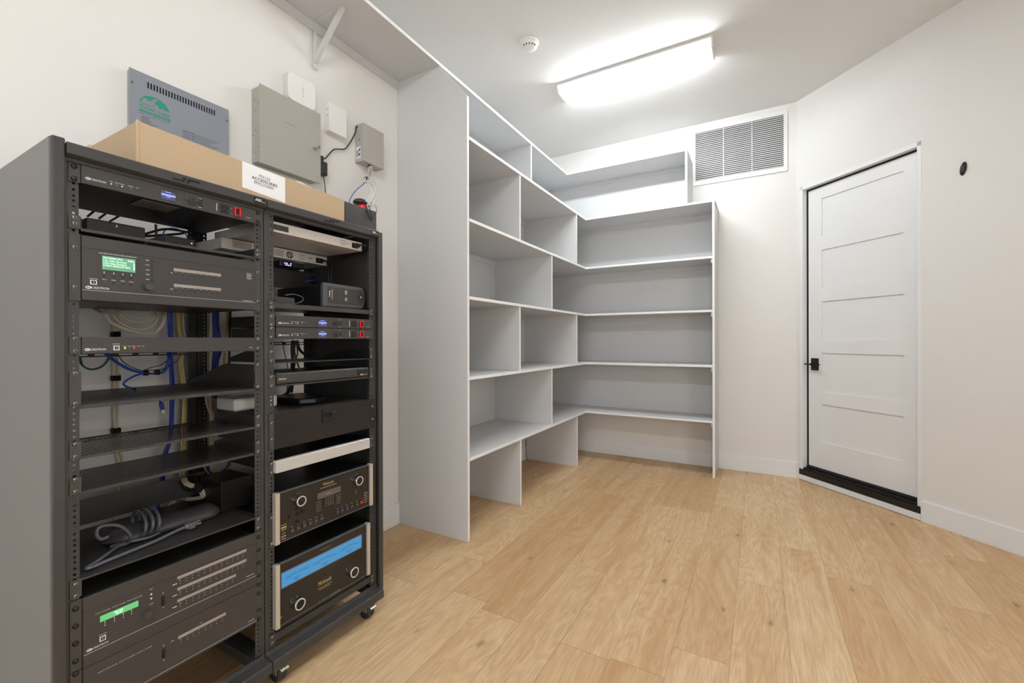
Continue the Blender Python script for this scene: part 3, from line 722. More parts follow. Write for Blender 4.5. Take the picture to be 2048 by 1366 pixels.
for yy in (.6135, .6335, .6530, .6715): q.rect(x, yy-.0006, yy+.0006, 1.4185, 1.4245)
for yy, tx in ((.6145, 'HW-R'), (.634, 'ROUTE'), (.653, 'VIEW'), (.672, 'INFO')): q.text(tx, x, yy-.005, yy+.004, 1.4015, .0026)
for z, tx in ((1.4680, 'MENU'), (1.4545, 'ENTER'), (1.4405, 'AUDIO'), (1.4275, 'VIDEO'), (1.4135, 'USB')): q.text(tx, x, .7045, .7130, z, .0026)
q.text('IN', x, .766, .7705, 1.4400, .003); q.text('OUT', x, .764, .7715, 1.3915, .003)
for i in range(8):
    yy = .7785+i*.0169; q.text(str(i+1), x, yy-.0008, yy+.0008, 1.4435, .0022); q.text(str(i+1), x, yy-.0008, yy+.0008, 1.3965, .0022)
for k, tx in enumerate(('DigitalMedia', 'HDBASET', 'dts-Master', 'DOLBY HD')): q.text(tx, x, .987, 1.003, 1.4670-k*.0056, .0034, bold=.03)
q.text('DM-MD8X8-CPU3', x, .974, 1.006, 1.3735, .003)
build('lettering', q, INK, fp)
q = MB(); q.rect(x, .6095, .6805, 1.4295, 1.4665, 0, .0012); lc = build('lcd_screen', q, LCDG, t)
q = MB(); q.text('DM-MD8X8-CPU3', x+.0012, .6115, .652, 1.4585, .0048); q.text('Online', x+.0012, .663, .6775, 1.4575, .0052)
q.text('1.No Video Detected', x+.0012, .6115, .660, 1.4515, .0050); q.text('2.No Video Detected', x+.0012, .6115, .660, 1.4450, .0050); q.text('3.HDMI 3840x2160 30Hz', x+.0012, .6115, .669, 1.4385, .0050)
q.rect(x+.0013, .6765, .6785, 1.4350, 1.4560); build('lcd_lettering', q, LCDW, lc)
q = MB(); q.cyl((x, .7075, 1.3925), (x+.004, .7075, 1.3925), .0115, seg=28); q.cyl((x+.004, .7075, 1.3925), (x+.016, .7075, 1.3925), .0102, .0095, seg=28); build('knob', q, EAR, t, bev=.0008)
for yy, z in [(.6135, 1.4135), (.6335, 1.4135), (.653, 1.4135), (.6715, 1.4135), (.6335, 1.3955), (.653, 1.3955), (.6715, 1.3955), (.7195, 1.4685), (.7195, 1.4550), (.7195, 1.4410), (.7195, 1.4275), (.7195, 1.4135)]:
    dot(t, 'button', x, yy, z, .0018, BLACK, .0016)
for i in range(8):
    for z in (1.4395, 1.3915): dot(t, 'button', x, .7785+i*.0169, z, .0015, BLACK, .0014)
for z in (1.4410, 1.4275, 1.4135): dot(t, 'indicator_light', x, .7125+.0012, z, .0010, STRIP)
dot(t, 'indicator_light', x, .6145, 1.3950, .0014, LEDR if False else RED)
for a, c in ((1.4475, 1.4565), (1.4005, 1.4095)):
    q = MB(); q.rect(x, .7730, .9050, a, c, 0, .0006); build('label_strip', q, STRIP, t)
usb(t, x, .5855, .5985, 1.3870, 1.3985)

# ---- control processor
t = thing('control_processor', 'slim one-unit dark grey controller with green and red lights', 'controller', (.45, .80, 1.204))
chassis(t, .42, .600, .574, 1.012, 1.206, 1.246)
ears(t, HL1, HR1, 1.2035, 1.2490, (1.2430, 1.2110))
q = MB(); q.box(.6005, .6085, .5690, 1.0175, 1.2040, 1.2485); fp = build('front_panel', q, PANEL, t, bev=.0012)
q = MB(); logo(q, x, .574, .617, 1.2125, .0058); q.text('COMPUTER', x, .630, .646, 1.2285, .0022)
for yy, tx in ((.657, 'PWR'), (.667, 'NET'), (.677, 'MSG'), (.688, 'HW-R'), (.698, 'SW-R')): q.text(tx, x, yy-.0035, yy+.0035, 1.2220, .0022)
q.text('CP3-R', x, .994, 1.006, 1.2130, .003); build('lettering', q, INK, fp)
usb(t, x, .6325, .6450, 1.2125, 1.2250)
for yy, mm in ((.657, LEDG), (.667, STRIP), (.677, LEDR), (.688, RED), (.698, RED)): dot(t, 'indicator_light', x, yy, 1.2180, .0019 if mm in (LEDG, LEDR) else .0008, mm)

# ---- audio amplifiers at the bottom of the near rack
t = thing('switched_amplifier', 'dark grey amplifier with bright green display and three rows of channel lights', 'amplifier', (.4, .80, .384))
chassis(t, .20, .600, .574, 1.012, .386, .566)
ears(t, HL1, HR1, .3865, .5685, (.5480, .5030, .4580, .4130), sm=SCREWB)
q = MB(); q.box(.6005, .6085, .5695, 1.0180, .3855, .5690); fp = build('front_panel', q, PANEL, t, bev=.0012)
q = MB(); q.rect(x, .5695, 1.0180, .5306, .5312, 0, .0003); build('groove', q, VDARK, t)
q = MB(); q.rect(x, .5700, 1.0175, .4192, .4198, 0, .0003)
q.text('S W I T C H E D   A M P L I F I E R   P R O C E S S O R', x, .594, .694, .5130, .0028); logo(q, x, .576, .620, .4255, .0050)
q.text('COMPUTER', x, .600, .616, .4530, .0022)
for yy in (.613, .633, .652, .670): q.rect(x, yy-.0005, yy+.0005, .4805, .4865); q.rect(x, yy-.001, yy+.001, .4745, .4765)
q.text('MENU', x, .711, .720, .5205, .0024); q.slab(x, [(.7125, .5045), (.7180, .5045), (.71525, .5100)]); q.slab(x, [(.7125, .4965), (.7180, .4965), (.71525, .4910)]); q.text('ENTER', x, .711, .720, .4775, .0024)
q.text('I', x, .7433, .7447, .4930, .004); q.text('O', x, .7422, .7458, .4515, .003)
for z in (.5065, .4730, .4385): q.bars(x, .7680, .7790, z-.001, .0022, seed=int(z*1000))
for z, n_ in ((.5105, 12), (.4765, 12), (.4415, 10)):
    for i in range(n_): q.text(str(i+1), x, .7862+i*.0168, .7882+i*.0168, z, .0022); q.rect(x, .7866+i*.0168, .7878+i*.0168, z-.0075, z-.0060)
q.text('SWAMPI-24X8', x, .983, 1.009, .4285, .0032); build('lettering', q, INK, fp)
q = MB(); q.rect(x, .6030, .6850, .4885, .5045, 0, .0012); lc = build('lcd_screen', q, LCDB, t)
q = MB()
for k in range(20): q.rect(x+.0012, .6055+k*.00385, .6056+k*.00385+.0004, .4905, .5025, 1)
q.bars(x+.0014, .632, .654, .4980, .0028, 0, seed=2); q.bars(x+.0014, .636, .650, .4925, .0028, 0, seed=9); build('lcd_lettering', q, [LCDW, LCDG], lc)
q = MB(); q.cyl((x, .7035, .4575), (x+.004, .7035, .4575), .0110, seg=28); q.cyl((x+.004, .7035, .4575), (x+.015, .7035, .4575), .0098, .009, seg=28); build('knob', q, EAR, t, bev=.0008)
q = MB(); q.box(x, x+.002, .7405, .7475, .4600, .4860); q.prism([(x+.002, .7415, .4620), (x+.002, .7415, .4840), (x+.003, .7415, .4840), (x+.006, .7415, .4690), (x+.005, .7415, .4620)], (0, .005, 0)); build('rocker_switch', q, BLACK, t)
for a, c, y1_ in ((.5175, .5265, .983), (.4835, .4925, .983), (.4485, .4570, .949)):
    q = MB(); q.rect(x, .7800, y1_, a, c, 0, .0006); build('label_strip', q, STRIP, t)
usb(t, x, .6020, .6145, .4370, .4495)

t = thing('expansion_amplifier', 'dark grey expansion amplifier lowest in near rack, one label strip', 'amplifier', (.4, .80, .254))
chassis(t, .20, .600, .574, 1.012, .257, .381)
ears(t, HL1, HR1, .2545, .3845, (.3800, .3500, .2920, .2620), sm=SCREWB)
q = MB(); q.box(.6005, .6085, .5695, 1.0180, .2545, .3845); fp = build('front_panel', q, PANEL, t, bev=.0012)
q = MB(); q.rect(x, .5700, 1.0175, .2620, .2625, 0, .0003); q.text('E X P A N S I O N   S W I T C H E D   A M P L I F I E R', x, .599, .716, .3550, .0028)
q.text('AMP', x, .7625, .7710, .3390, .003); q.text('POWER', x, .8405, .8480, .3510, .002); q.text('SWAMPE-8', x, .989, 1.009, .2710, .0032)
for i in range(8): q.text(str(i+1), x, .7882+i*.0167, .7898+i*.0167, .3300, .0022); q.rect(x, .7884+i*.0167, .7896+i*.0167, .3225, .3240)
q.text('I', x, .7443, .7457, .3385, .004); q.text('O', x, .7432, .7468, .2965, .003); build('lettering', q, INK, fp)
q = MB(); q.rect(x, .7820, .9170, .3365, .3455, 0, .0006); build('label_strip', q, STRIP, t)
q = MB(); q.box(x, x+.002, .7415, .7485, .3040, .3300); q.prism([(x+.002, .7425, .3060), (x+.002, .7425, .3280), (x+.003, .7425, .3280), (x+.006, .7425, .3130), (x+.005, .7425, .3060)], (0, .005, 0)); build('rocker_switch', q, BLACK, t)

# ------------------------------------------------------------------ far rack equipment
t = thing('network_switch', 'silver one-unit switch turned back to front at the top of the far rack', 'network switch', (.4, 1.30, 1.643))
q = MB(); q.box(.20, .570, 1.086, 1.5190, 1.6435, 1.6815); build('chassis', q, SILV, t, bev=.001)
x = .570
q = MB(); q.rect(x, 1.087, 1.165, 1.6520, 1.6720); build('dark_label', q, PANEL, t)
q = MB(); q.box(x, x+.001, 1.4640, 1.4960, 1.6505, 1.6725); q.box(x+.001, x+.022, 1.4680, 1.4900, 1.6540, 1.6690); q.tube([(x+.018, 1.479, 1.6620), (x+.034, 1.490, 1.6630), (x+.032, 1.512, 1.6600), (x+.004, 1.5255, 1.650), (x-.06, 1.527, 1.640), (x-.16, 1.526, 1.628)], .0042); build('power_inlet', q, BLACK, t)
q = MB(); q.bars(x, 1.403, 1.430, 1.6700, .0022, seed=1); q.bars(x, 1.403, 1.445, 1.6610, .0018, seed=2); q.bars(x, 1.403, 1.428, 1.6530, .0024, seed=3); build('lettering', q, INKD, t)
dot(t, 'grounding_screw', x, 1.510, 1.6510, .002, SCREWM)

t = thing('network_switch', 'silver switch with round fan grille, deeper in the far rack', 'network switch', (.25, 1.28, 1.597))
q = MB(); q.box(.140, .335, 1.045, 1.5150, 1.5970, 1.6385); build('chassis', q, SILV, t, bev=.001)
x = .335
for (cy, cz) in ((1.3240, 1.6170), (1.191, 1.6180)):
    q = MB(); q.ring(x, cy, cz, .0175, .0175, .0020, 0, 24, t=.001); q.cyl((x-.0002, cy, cz), (x+.0006, cy, cz), .0150, seg=24); fg_ = build('fan_grille', q, VDARK, t)
    q = MB(); q.ring(x+.0006, cy, cz, .0170, .0170, .0022, 0, 24, t=.0012); q.ring(x+.0006, cy, cz, .009, .009, .0018, 0, 20, t=.0012); q.rect(x+.0006, cy-.016, cy+.016, cz-.001, cz+.001, t=.0012); q.rect(x+.0006, cy-.001, cy+.001, cz-.016, cz+.016, t=.0012); build('grille_ring', q, SILV, fg_)
q = MB()
for i in range(20):
    for k in range(6): q.rect(x, 1.2140+i*.0042, 1.2140+i*.0042+.0022, 1.6050+k*.0046, 1.6050+k*.0046+.0025)
for i in range(18):
    for k in range(6): q.rect(x, 1.0850+i*.0042, 1.0850+i*.0042+.0022, 1.6080+k*.0046, 1.6080+k*.0046+.0025)
build('vent_holes', q, VDARK, t)
q = MB(); q.box(x, x+.001, 1.4550, 1.4900, 1.6035, 1.6275); q.box(x+.001, x+.020, 1.4600, 1.4830, 1.6080, 1.6220); q.tube([(x+.018, 1.472, 1.6150), (x+.030, 1.485, 1.6140), (x+.026, 1.500, 1.604), (x+.018, 1.508, 1.585), (x+.012, 1.514, 1.55), (x+.01, 1.516, 1.50)], .0042); build('power_inlet', q, BLACK, t)
q = MB(); q.bars(x, 1.370, 1.400, 1.6255, .0022, seed=1); q.bars(x, 1.370, 1.392, 1.6180, .0018, seed=2); q.bars(x, 1.370, 1.398, 1.6080, .0018, seed=3); q.bars(x, 1.416, 1.438, 1.6170, .0034, seed=4); build('lettering', q, INKD, t)

t = thing('cable_pass_panel', 'dark rear panel with round cable hole, in the far rack above battery backup', 'rack panel', (.3, 1.30, 1.47))
def hole_panel(t, x, y0, y1, z0, z1, cy, cz, r, m_):
    n_ = 32; q = MB(); inn = []; outp = []
    for k in range(n_):
        a = 2*math.pi*k/n_; c, s_ = math.cos(a), math.sin(a); inn.append((x, cy+r*c, cz+r*s_))
        ty = (y1-cy)/c if c > 1e-6 else ((y0-cy)/c if c < -1e-6 else 1e9); tz = (z1-cz)/s_ if s_ > 1e-6 else ((z0-cz)/s_ if s_ < -1e-6 else 1e9)
        tt = min(ty, tz); outp.append((x, cy+tt*c, cz+tt*s_))
    q.add(inn+outp, [(k, k+n_, (k+1) % n_+n_, (k+1) % n_) for k in range(n_)])
    for (ya, za, s1, s2) in ((y1, z1, 1, 1), (y0, z1, -1, 1), (y0, z0, -1, -1), (y1, z0, 1, -1)):
        best = sorted(range(n_), key=lambda k: (outp[k][1]-ya)**2+(outp[k][2]-za)**2)
        k0 = best[0]; onv = [k for k in best[:6] if abs(outp[k][1]-ya) < 1e-6]; onh = [k for k in best[:6] if abs(outp[k][2]-za) < 1e-6]
        if onv and onh: q.add([outp[onv[0]], outp[onh[0]], (x, ya, za)], [(0, 1, 2)])
    build('panel', q, m_, t, solid=.002)
    q = MB(); q.ring(x, cy, cz, r+.004, r+.004, .006, 0, 28, t=.003); build('grommet', q, BLACK, t)
hole_panel(t, .30, 1.085, 1.527, 1.472, 1.560, 1.480-.005, 1.522, .024, RACKD)

q = MB(); q.box(.225, .305, 1.085, 1.527, 1.5585, 1.5600); build('top_flange', q, RACKD, t)
t = thing('media_streamer', 'small black box with tiny glowing display, under the silver fan switch', 'streaming box', (.30, 1.33, 1.5605))
q = MB(); q.box(.250, .345, 1.272, 1.392, 1.5605, 1.5860); build('body', q, BLACK, t, bev=.004)
q = MB(); q.rect(.345, 1.289, 1.330, 1.5640, 1.5825, 0, .001); lc = build('display', q, VDARK, t)
q = MB(); q.bars(.346, 1.292, 1.308, 1.5745, .0035, seed=3); q.bars(.346, 1.296, 1.326, 1.5675, .003, seed=5); q.rect(.3462, 1.320, 1.325, 1.5745, 1.5790); build('display_lettering', q, LEDB, lc)

# battery backup unit lying on its side
t = thing('battery_backup', 'grey and black battery backup lying on its side on a rack shelf', 'battery backup', (.45, 1.43, 1.376))
q = MB(); q.box(.24, .545, 1.325, 1.5280, 1.3765, 1.4740); build('body', q, BLACK, t, bev=.006, seg=3)
sec = [(1.320, 1.379), (1.322, 1.482), (1.525, 1.480), (1.537, 1.462), (1.5405, 1.430), (1.537, 1.398), (1.526, 1.381)]
q = MB(); q.prism([(.545, a, c) for a, c in sec], (.022, 0, 0)); build('bezel', q, mat('bezel_grey', (.30, .305, .32), .35, var=.03), t, bev=.007, seg=3)
sec2 = [(1.342, 1.398), (1.342, 1.466), (1.517, 1.466), (1.527, 1.450), (1.530, 1.432), (1.527, 1.412), (1.518, 1.398)]
q = MB(); q.prism([(.567, a, c) for a, c in sec2], (.0015, 0, 0)); fp = build('face', q, PANEL, t, bev=.0006)
x = .5685
q = MB(); q.text('CyberPower', x, 1.4560, 1.4130, 1.3585, .0055, rot=1); q.bars(x, 1.4480, 1.4230, 1.3475, .0034, rot=1, seed=5)
q.bars(x, 1.4570, 1.4380, 1.4340, .0026, rot=1, seed=2); q.bars(x, 1.4570, 1.4400, 1.4280, .0026, rot=1, seed=3); q.bars(x, 1.4260, 1.4120, 1.4345, .0026, rot=1, seed=4); q.bars(x, 1.4240, 1.4120, 1.4280, .0026, rot=1, seed=6)
build('lettering', q, INK, fp)
q = MB(); q.rect(x, 1.4215, 1.4222, 1.398, 1.466, 0, .0003); build('seam', q, VDARK, fp)
q = MB(); q.cyl((x, 1.511, 1.434), (x+.003, 1.511, 1.434), .0085, seg=24); pb = build('power_button', q, BLACK, t, bev=.0008)
q = MB(); q.ring(x+.003, 1.511, 1.434, .0045, .0045, .001, 0, 18, 110, 430); q.rect(x+.003, 1.5105, 1.5115, 1.434, 1.440); build('symbol', q, INK, pb)
t = thing('cable_modem', 'small flat grey box at the left end of the battery backup shelf', 'network box', (.5, 1.14, 1.376))
q = MB(); q.box(.40, .570, 1.092, 1.190, 1.3765, 1.4035); build('body', q, RACKM, t, bev=.002)

# disc player
t = thing('disc_player', 'slim black disc player on a shelf of the far rack', 'disc player', (.45, 1.31, 1.0765))
q = MB(); q.box(.36, .588, 1.097, 1.5240, 1.0765, 1.1190); build('body', q, CHAS, t, bev=.002)
q = MB(); q.prism([(.588, 1.0965, 1.0770), (.600, 1.0965, 1.0780), (.604, 1.0965, 1.0840), (.604, 1.0965, 1.1150), (.600, 1.0965, 1.1190), (.588, 1.0965, 1.1195)], (0, .4285, 0)); fp = build('front_panel', q, PANEL, t, bev=.0012)
x = .604
q = MB(); q.text('SONY', x, 1.1035, 1.1335, 1.0935, .0062, bold=.04); build('lettering', q, INK, fp)
q = MB(); q.rect(x, 1.4620, 1.4700, 1.0850, 1.1090, 0, .0008); build('usb_port', q, VDARK, t)
q = MB(); q.bars(x, 1.479, 1.500, 1.0860, .0050, seed=4); q.bars(x, 1.504, 1.516, 1.0870, .0020, seed=6); build('clock_digits', q, mat('amber_digits', (.9, .8, .5), .4, emit=(.95, .85, .55), es=.7), fp)
q = MB(); q.rect(x, 1.4725, 1.5200, 1.0820, 1.1100, 0, .0003); build('display', q, mat('display_smoke', (.09, .085, .08), .12), fp)

# rack drawer
t = thing('drawer_unit', 'brushed dark metal drawer with centre latch in the far rack', 'drawer', (.4, 1.31, .842))
q = MB(); q.box(.20, .600, 1.094, 1.5280, .846, .972); build('drawer_box', q, RACKM, t, bev=.001)
q = MB(); q.box(.6005, .606, 1.0860, 1.5560, .8425, .9730); fp = build('front_panel', q, BRUSH, t, bev=.001)
q = MB(); q.box(.6005, .6045, 1.0675, 1.0850, .8425, .9730); build('ear', q, EAR, t)
for z in (.940, .8815): screw(t, .6045, HL2, z); screw(t, .606, HR2+.002, z)
x = .606
q = MB()
for a in ((1.2840, 1.3330, .9450, .9600), (1.2840, 1.3330, .9100, .9280), (1.2840, 1.2920, .9280, .9450), (1.3260, 1.3330, .9280, .9450)): q.box(x, x+.004, *a)
la = build('latch', q, BLACK, t, bev=.0008)
q = MB(); q.rect(x, 1.2920, 1.3260, .9280, .9450, 0, .0006); build('latch_recess', q, VDARK, la)
dot(la, 'keyhole', x, 1.3400, .9440, .0022, STRIP)

t = thing('wireless_router', 'flat black router lying on the rack drawer', 'router', (.42, 1.33, .974))
q = MB(); q.prism([(.30, 1.245, .976), (.50, 1.255, .976), (.53, 1.31, .976), (.50, 1.385, .976), (.30, 1.41, .976), (.28, 1.33, .976)], (0, 0, .024)); build('body', q, BLACK, t, bev=.006, seg=3)
q = MB(); q.cyl((.31, 1.26, .9745), (.31, 1.26, .977), .01); q.cyl((.31, 1.39, .9745), (.31, 1.39, .977), .01); q.cyl((.49, 1.28, .9745), (.49, 1.28, .977), .01); q.cyl((.49, 1.37, .9745), (.49, 1.37, .977), .01); build('feet', q, BLACK, t)
q = MB(); q.box(.47, .475, 1.30, 1.34, 1.0, 1.0006); build('indicator_strip', q, PANEL, t)

# silver amplifier
t = thing('silver_amplifier', 'slim bright silver component in the middle of the far rack', 'amplifier', (.45, 1.30, .758))
q = MB(); q.box(.28, .600, 1.094, 1.5080, .7585, .7990); build('body', q, CHAS, t, bev=.001)
q = MB(); q.box(.600, .622, 1.0820, 1.5165, .7585, .8025); fp = build('front_panel', q, ALUW, t, bev=.003, seg=3)
q = MB(); q.cyl((.622, 1.166, .7810), (.6224, 1.166, .7810), .0013, seg=10); q.text('Audio', .6221, 1.466, 1.480, .7890, .0035, shear=.3); build('marks', q, mat('grey_print', (.55, .55, .55), .5), fp)

# receiver and power amplifier with glass fronts
GLASS = mat('black_glass', (.125, .115, .11), .12, var=.02, scale=8)
def glass_front(t, x0, y0, y1, z0, z1, hw=.011):
    q = MB(); q.box(x0-.014, x0, y0+hw-.002, y1-hw+.002, z0+.002, z1-.002); fp = build('front_panel', q, GLASS, t, bev=.001)
    q = MB(); q.box(x0-.013, x0+.001, y0+hw-.001, y1-hw+.001, z1-.003, z1-.0012); build('trim_strip', q, GRYC, t)
    q = MB(); q.box(x0-.013, x0+.001, y0+hw-.001, y1-hw+.001, z0+.0002, z0+.0028); build('trim_strip', q, GRYC, t)
    for a, c in ((y0, y0+hw*1.5), (y1-hw*1.5, y1)):
        q = MB(); q.box(x0-.013, x0+.009, a, c, z0-.001, z1+.002); h_ = build('handle', q, ALU, t, bev=.0015)
        q = MB(); yy = a if a == y0 else c
        for z in (z0+.008, z1-.008): q.cyl((x0+.009, (a+c)/2-.004, z), (x0+.0096, (a+c)/2-.004, z), .0014, seg=8)
        build('handle_screws', q, GRYC, h_)
    return fp
def chrome_knob(t, x, y, z, r=.0195):
    q = MB(); q.lathe((x, y, z), (1, 0, 0), [(r*.86, 0), (r*.90, .004), (r, .007), (r, .017), (r*.95, .019), (r*.80, .019), (r*.78, .0178)], 36); k = build('knob', q, CHROME, t)
    q = MB(); q.cyl((x+.0170, y, z), (x+.0183, y, z), r*.79, seg=32); build('knob_face', q, BLACK, k)
    q = MB(); q.ring(x+.0188, y, z, r*.985, r*.985, r*.20, 0, 36, t=.0008); build('bright_ring', q, ALUW, k)
t = thing('audio_receiver', 'black glass receiver with two chrome ringed knobs and rows of buttons', 'receiver', (.45, 1.30, .499))
q = MB(); q.box(.28, .606, 1.094, 1.5100, .5005, .6800); build('chassis', q, CHAS, t, bev=.001)
fp = glass_front(t, .620, 1.0750, 1.5270, .5035, .6855)
x = .620
chrome_knob(t, x, 1.1700, .6350); chrome_knob(t, x, 1.4430, .6350)
q = MB(); q.rect(x, 1.2510, 1.3600, .6110, .6350, 0, .0006); dp = build('display', q, DISPG, t)
q = MB(); q.text('McIntosh', x, 1.2770, 1.3250, .6590, .0100, bold=.02); q.bars(x, 1.2640, 1.3400, .6500, .0018, seed=9)
q.bars(x, 1.1000, 1.1210, .5630, .0022, seed=1); q.rect(x, 1.1000, 1.1210, .5520, .5570); q.bars(x, 1.1010, 1.1200, .5450, .0028, seed=3); q.ring(x, 1.110, .5330, .0055, .0055, .001, 0, 16); q.bars(x, 1.1010, 1.1190, .5200, .0034, seed=5); q.bars(x, 1.1010, 1.1190, .5120, .0026, seed=6)
build('gold_lettering', q, GOLD, fp)
q = MB(); q.text('INPUT', x, 1.163, 1.177, .6600, .0028); q.text('VOLUME', x, 1.435, 1.451, .6600, .0028)
for k in range(5): q.bars(x, 1.4830, 1.5030, .5640-k*.010, .0030, seed=k)
q.bars(x+.0007, 1.2900, 1.3120, .6215, .0024, seed=8)
for k, yy in enumerate((1.143, 1.167, 1.193, 1.218, 1.243, 1.269, 1.344, 1.366, 1.391, 1.416, 1.443)): q.bars(x, yy-.005, yy+.005, .5440, .0016, seed=k)
build('lettering', q, STRIP, fp)
for yy in (1.143, 1.167, 1.193, 1.218, 1.243, 1.269, 1.344, 1.366, 1.391, 1.416, 1.443):
    q = MB(); q.box(x, x+.004, yy-.0060, yy+.0060, .5250, .5370); build('button', q, mat('button_grey', (.25, .27, .31), .3), t, bev=.001)
q = MB(); q.box(x, x+.004, 1.4620, 1.4740, .5255, .5375); build('power_button', q, RED, t, bev=.001)
for yy, z in ((1.135, .584), (1.188, .587), (1.1655, .604), (1.1655, .556), (1.166, .585)):
    q = MB(); q.cyl((x, yy, z), (x+.004, yy, z), .0062, seg=20); build('round_button', q, BLACK, t)
q = MB(); q.cyl((x, 1.4375, .5850), (x+.001, 1.4375, .5850), .0085, seg=24); build('remote_sensor', q, mat('sensor_grey', (.24, .22, .20), .3), t)
for i in range(4):
    for k in range(4):
        q = MB(); q.rect(x, 1.2860+i*.0105, 1.2860+i*.0105+.0060, .5730+k*.0095, .5730+k*.0095+.0050, 0, .0012); build('keypad_key', q, DISPG, t)
for y0_ in (1.2440, 1.3380):
    q = MB()
    for k in range(5): q.rect(x, y0_, y0_+.0225, .5650+k*.0085, .5650+k*.0085+.0030)
    build('key_legends', q, mat('legend_brown', (.36, .33, .29), .4), fp)

t = thing('power_amplifier', 'large black glass amplifier with wide glowing blue meter', 'amplifier', (.45, 1.30, .1715))
q = MB(); q.box(.26, .601, 1.094, 1.5080, .1745, .4180); build('chassis', q, CHAS, t, bev=.001)
fp = glass_front(t, .615, 1.0780, 1.5150, .1960, .4240)
x = .615
chrome_knob(t, x, 1.1670, .2470, .0215); chrome_knob(t, x, 1.4200, .2500, .0215)
q = MB(); q.rect(x, 1.1020, 1.4750, .3290, .3890, 0, .0008); wf = build('meter_window', q, mat('window_grey', (.40, .41, .43), .25), t)
q = MB(); q.rect(x+.0008, 1.1050, 1.4700, .3330, .3850, 0, .0008); mt = build('meter', q, METERB, wf)
q = MB()
for c, wd in ((1.166, .048), (1.288, .052), (1.408, .048)):
    for k in range(15):
        u = -1+2*k/14; yy = c+u*wd; zz_ = .372-.007*u*u; hh = .0065 if k % 2 == 0 else .0035
        q.rect(x+.0016, yy-.0005, yy+.0005, zz_-hh, zz_, 0, .0003)
    for k in range(14):
        u = -1+2*k/14; u2 = -1+2*(k+1)/14
        q.slab(x+.0016, [(c+u*wd, .3635-.007*u*u), (c+u2*wd, .3635-.007*u2*u2), (c+u2*wd, .3645-.007*u2*u2), (c+u*wd, .3645-.007*u*u)], .0003)
    q.bars(x+.0016, c-.010, c+.010, .3410, .0018, seed=1); q.bars(x+.0016, c-.013, c+.013, .3480, .0014, seed=2)
    q.slab(x+.0016, [(c-.001, .336), (c, .336), (c-.040, .366), (c-.041, .366)], .0003)
build('meter_scale', q, mat('scale_ink', (.10, .22, .34), .5), mt)
q = MB(); q.text('McIntosh', x, 1.2580, 1.3170, .2640, .0170, bold=.03); q.bars(x, 1.2560, 1.3200, .2530, .0018, seed=1); q.bars(x, 1.262, 1.314, .2460, .0016, seed=2)
q.ring(x, 1.098, .2280, .008, .008, .001, 0, 4); q.text('THX', x, 1.0925, 1.1035, .2245, .0060); build('gold_lettering', q, GOLD, fp)
q = MB(); q.text('METER', x, 1.158, 1.176, .2745, .0028); q.text('POWER', x, 1.411, 1.429, .2775, .0028); q.rect(x, 1.266, 1.312, .4020, .4045)
for yy in (1.165, 1.205, 1.245, 1.345, 1.385, 1.425, 1.46): q.rect(x, yy, yy+.001, .4030, .4050)
build('lettering', q, mat('legend_brown', (.36, .33, .29), .4), fp)
for k in range(11): dot(t, 'indicator_light', x, 1.262+k*.0093, .2025, .0012, INK if k > 5 else STRIP)
dot(t, 'indicator_light', x, 1.2880, .2870, .0012, RED)

# ------------------------------------------------------------------ rear lacing bars
def lacebar(y0, y1, z, x=.118, n_=8, label='', m_=None):
    q = MB(); q.box(x, x+.002, y0, y1, z+.0028, z+.0075); q.box(x, x+.002, y0, y1, z-.0075, z-.0028)
    st = (y1-y0)/n_
    for k in range(n_+1): c = y0+k*st; q.box(x, x+.002, max(y0, c-.009), min(y1, c+.009), z-.0028, z+.0028)
    return tag(build('lacing_bar', q, m_ or RACKD, loc=(x, (y0+y1)/2, z)), label, 'cable bar', 'slotted cable lacing bars behind the racks')
lacebar(.545, 1.040, 1.190, label='slotted black lacing bar behind the slim controller')
lacebar(.545, 1.040, .899, label='slotted black lacing bar behind the empty shelves of the near rack')
lacebar(.545, 1.040, .566, label='slotted black lacing bar behind the surge protector')
lacebar(1.062, 1.560, 1.226, label='slotted black lacing bar in the far rack above the disc player')
t = thing('cable_pass_panel', 'wide dark rear panel with round cable hole above the surge protector', 'rack panel', (.25, .80, .65))
hole_panel(t, .25, .566, 1.0250, .648, .730, .975, .698, .027, RACKM)
q = MB(); q.box(.135, .25, .5655, .5675, .65, .72); q.box(.135, .25, 1.024, 1.026, .65, .72); build('side_bracket', q, RACKD, t)

# ------------------------------------------------------------------ small things on the near rack's top shelf
t = thing('mini_computer', 'wide black box on the highest shelf of the near rack', 'media box', (.45, .68, 1.532))
q = MB(); q.box(.36, .520, .604, .737, 1.5325, 1.5800); build('body', q, CHAS, t, bev=.003)
q = MB(); q.rect(.520, .668, .6705, 1.5670, 1.5730, 0, .0006); build('indicator_light', q, INK, t)
t = thing('media_player', 'small dark box with blue standby light on near rack top shelf', 'media box', (.36, .88, 1.532))
q = MB(); q.box(.27, .400, .835, .926, 1.5325, 1.5960); build('body', q, PANEL, t, bev=.003)
dot(t, 'indicator_light', .400, .914, 1.5810, .002, LEDB)
q = MB()
q.slab(.4001, [(.856, 1.570), (.864, 1.576), (.864, 1.572), (.872, 1.576), (.868, 1.568), (.862, 1.568)]); build('emblem', q, BLACK, t)
t = thing('white_adapter', 'white rounded power adapter lying at the seam between the racks', 'power adapter', (.38, 1.11, .9745))
q = MB(); q.box(.320, .450, 1.030, 1.197, .9745, 1.0220); build('body', q, WPLB, t, bev=.010, seg=4)
q = MB(); q.box(.4496, .4508, 1.044, 1.183, .9830, 1.0120); build('face', q, WPLA, t, bev=.0004)
t = thing('side_equipment', 'black equipment box seen behind the rails right of the surge protector', 'equipment box', (.3, 1.05, .55))
q = MB(); q.box(.30, .45, .984, 1.090, .6195, .728); build('body', q, CHAS, t, bev=.001)

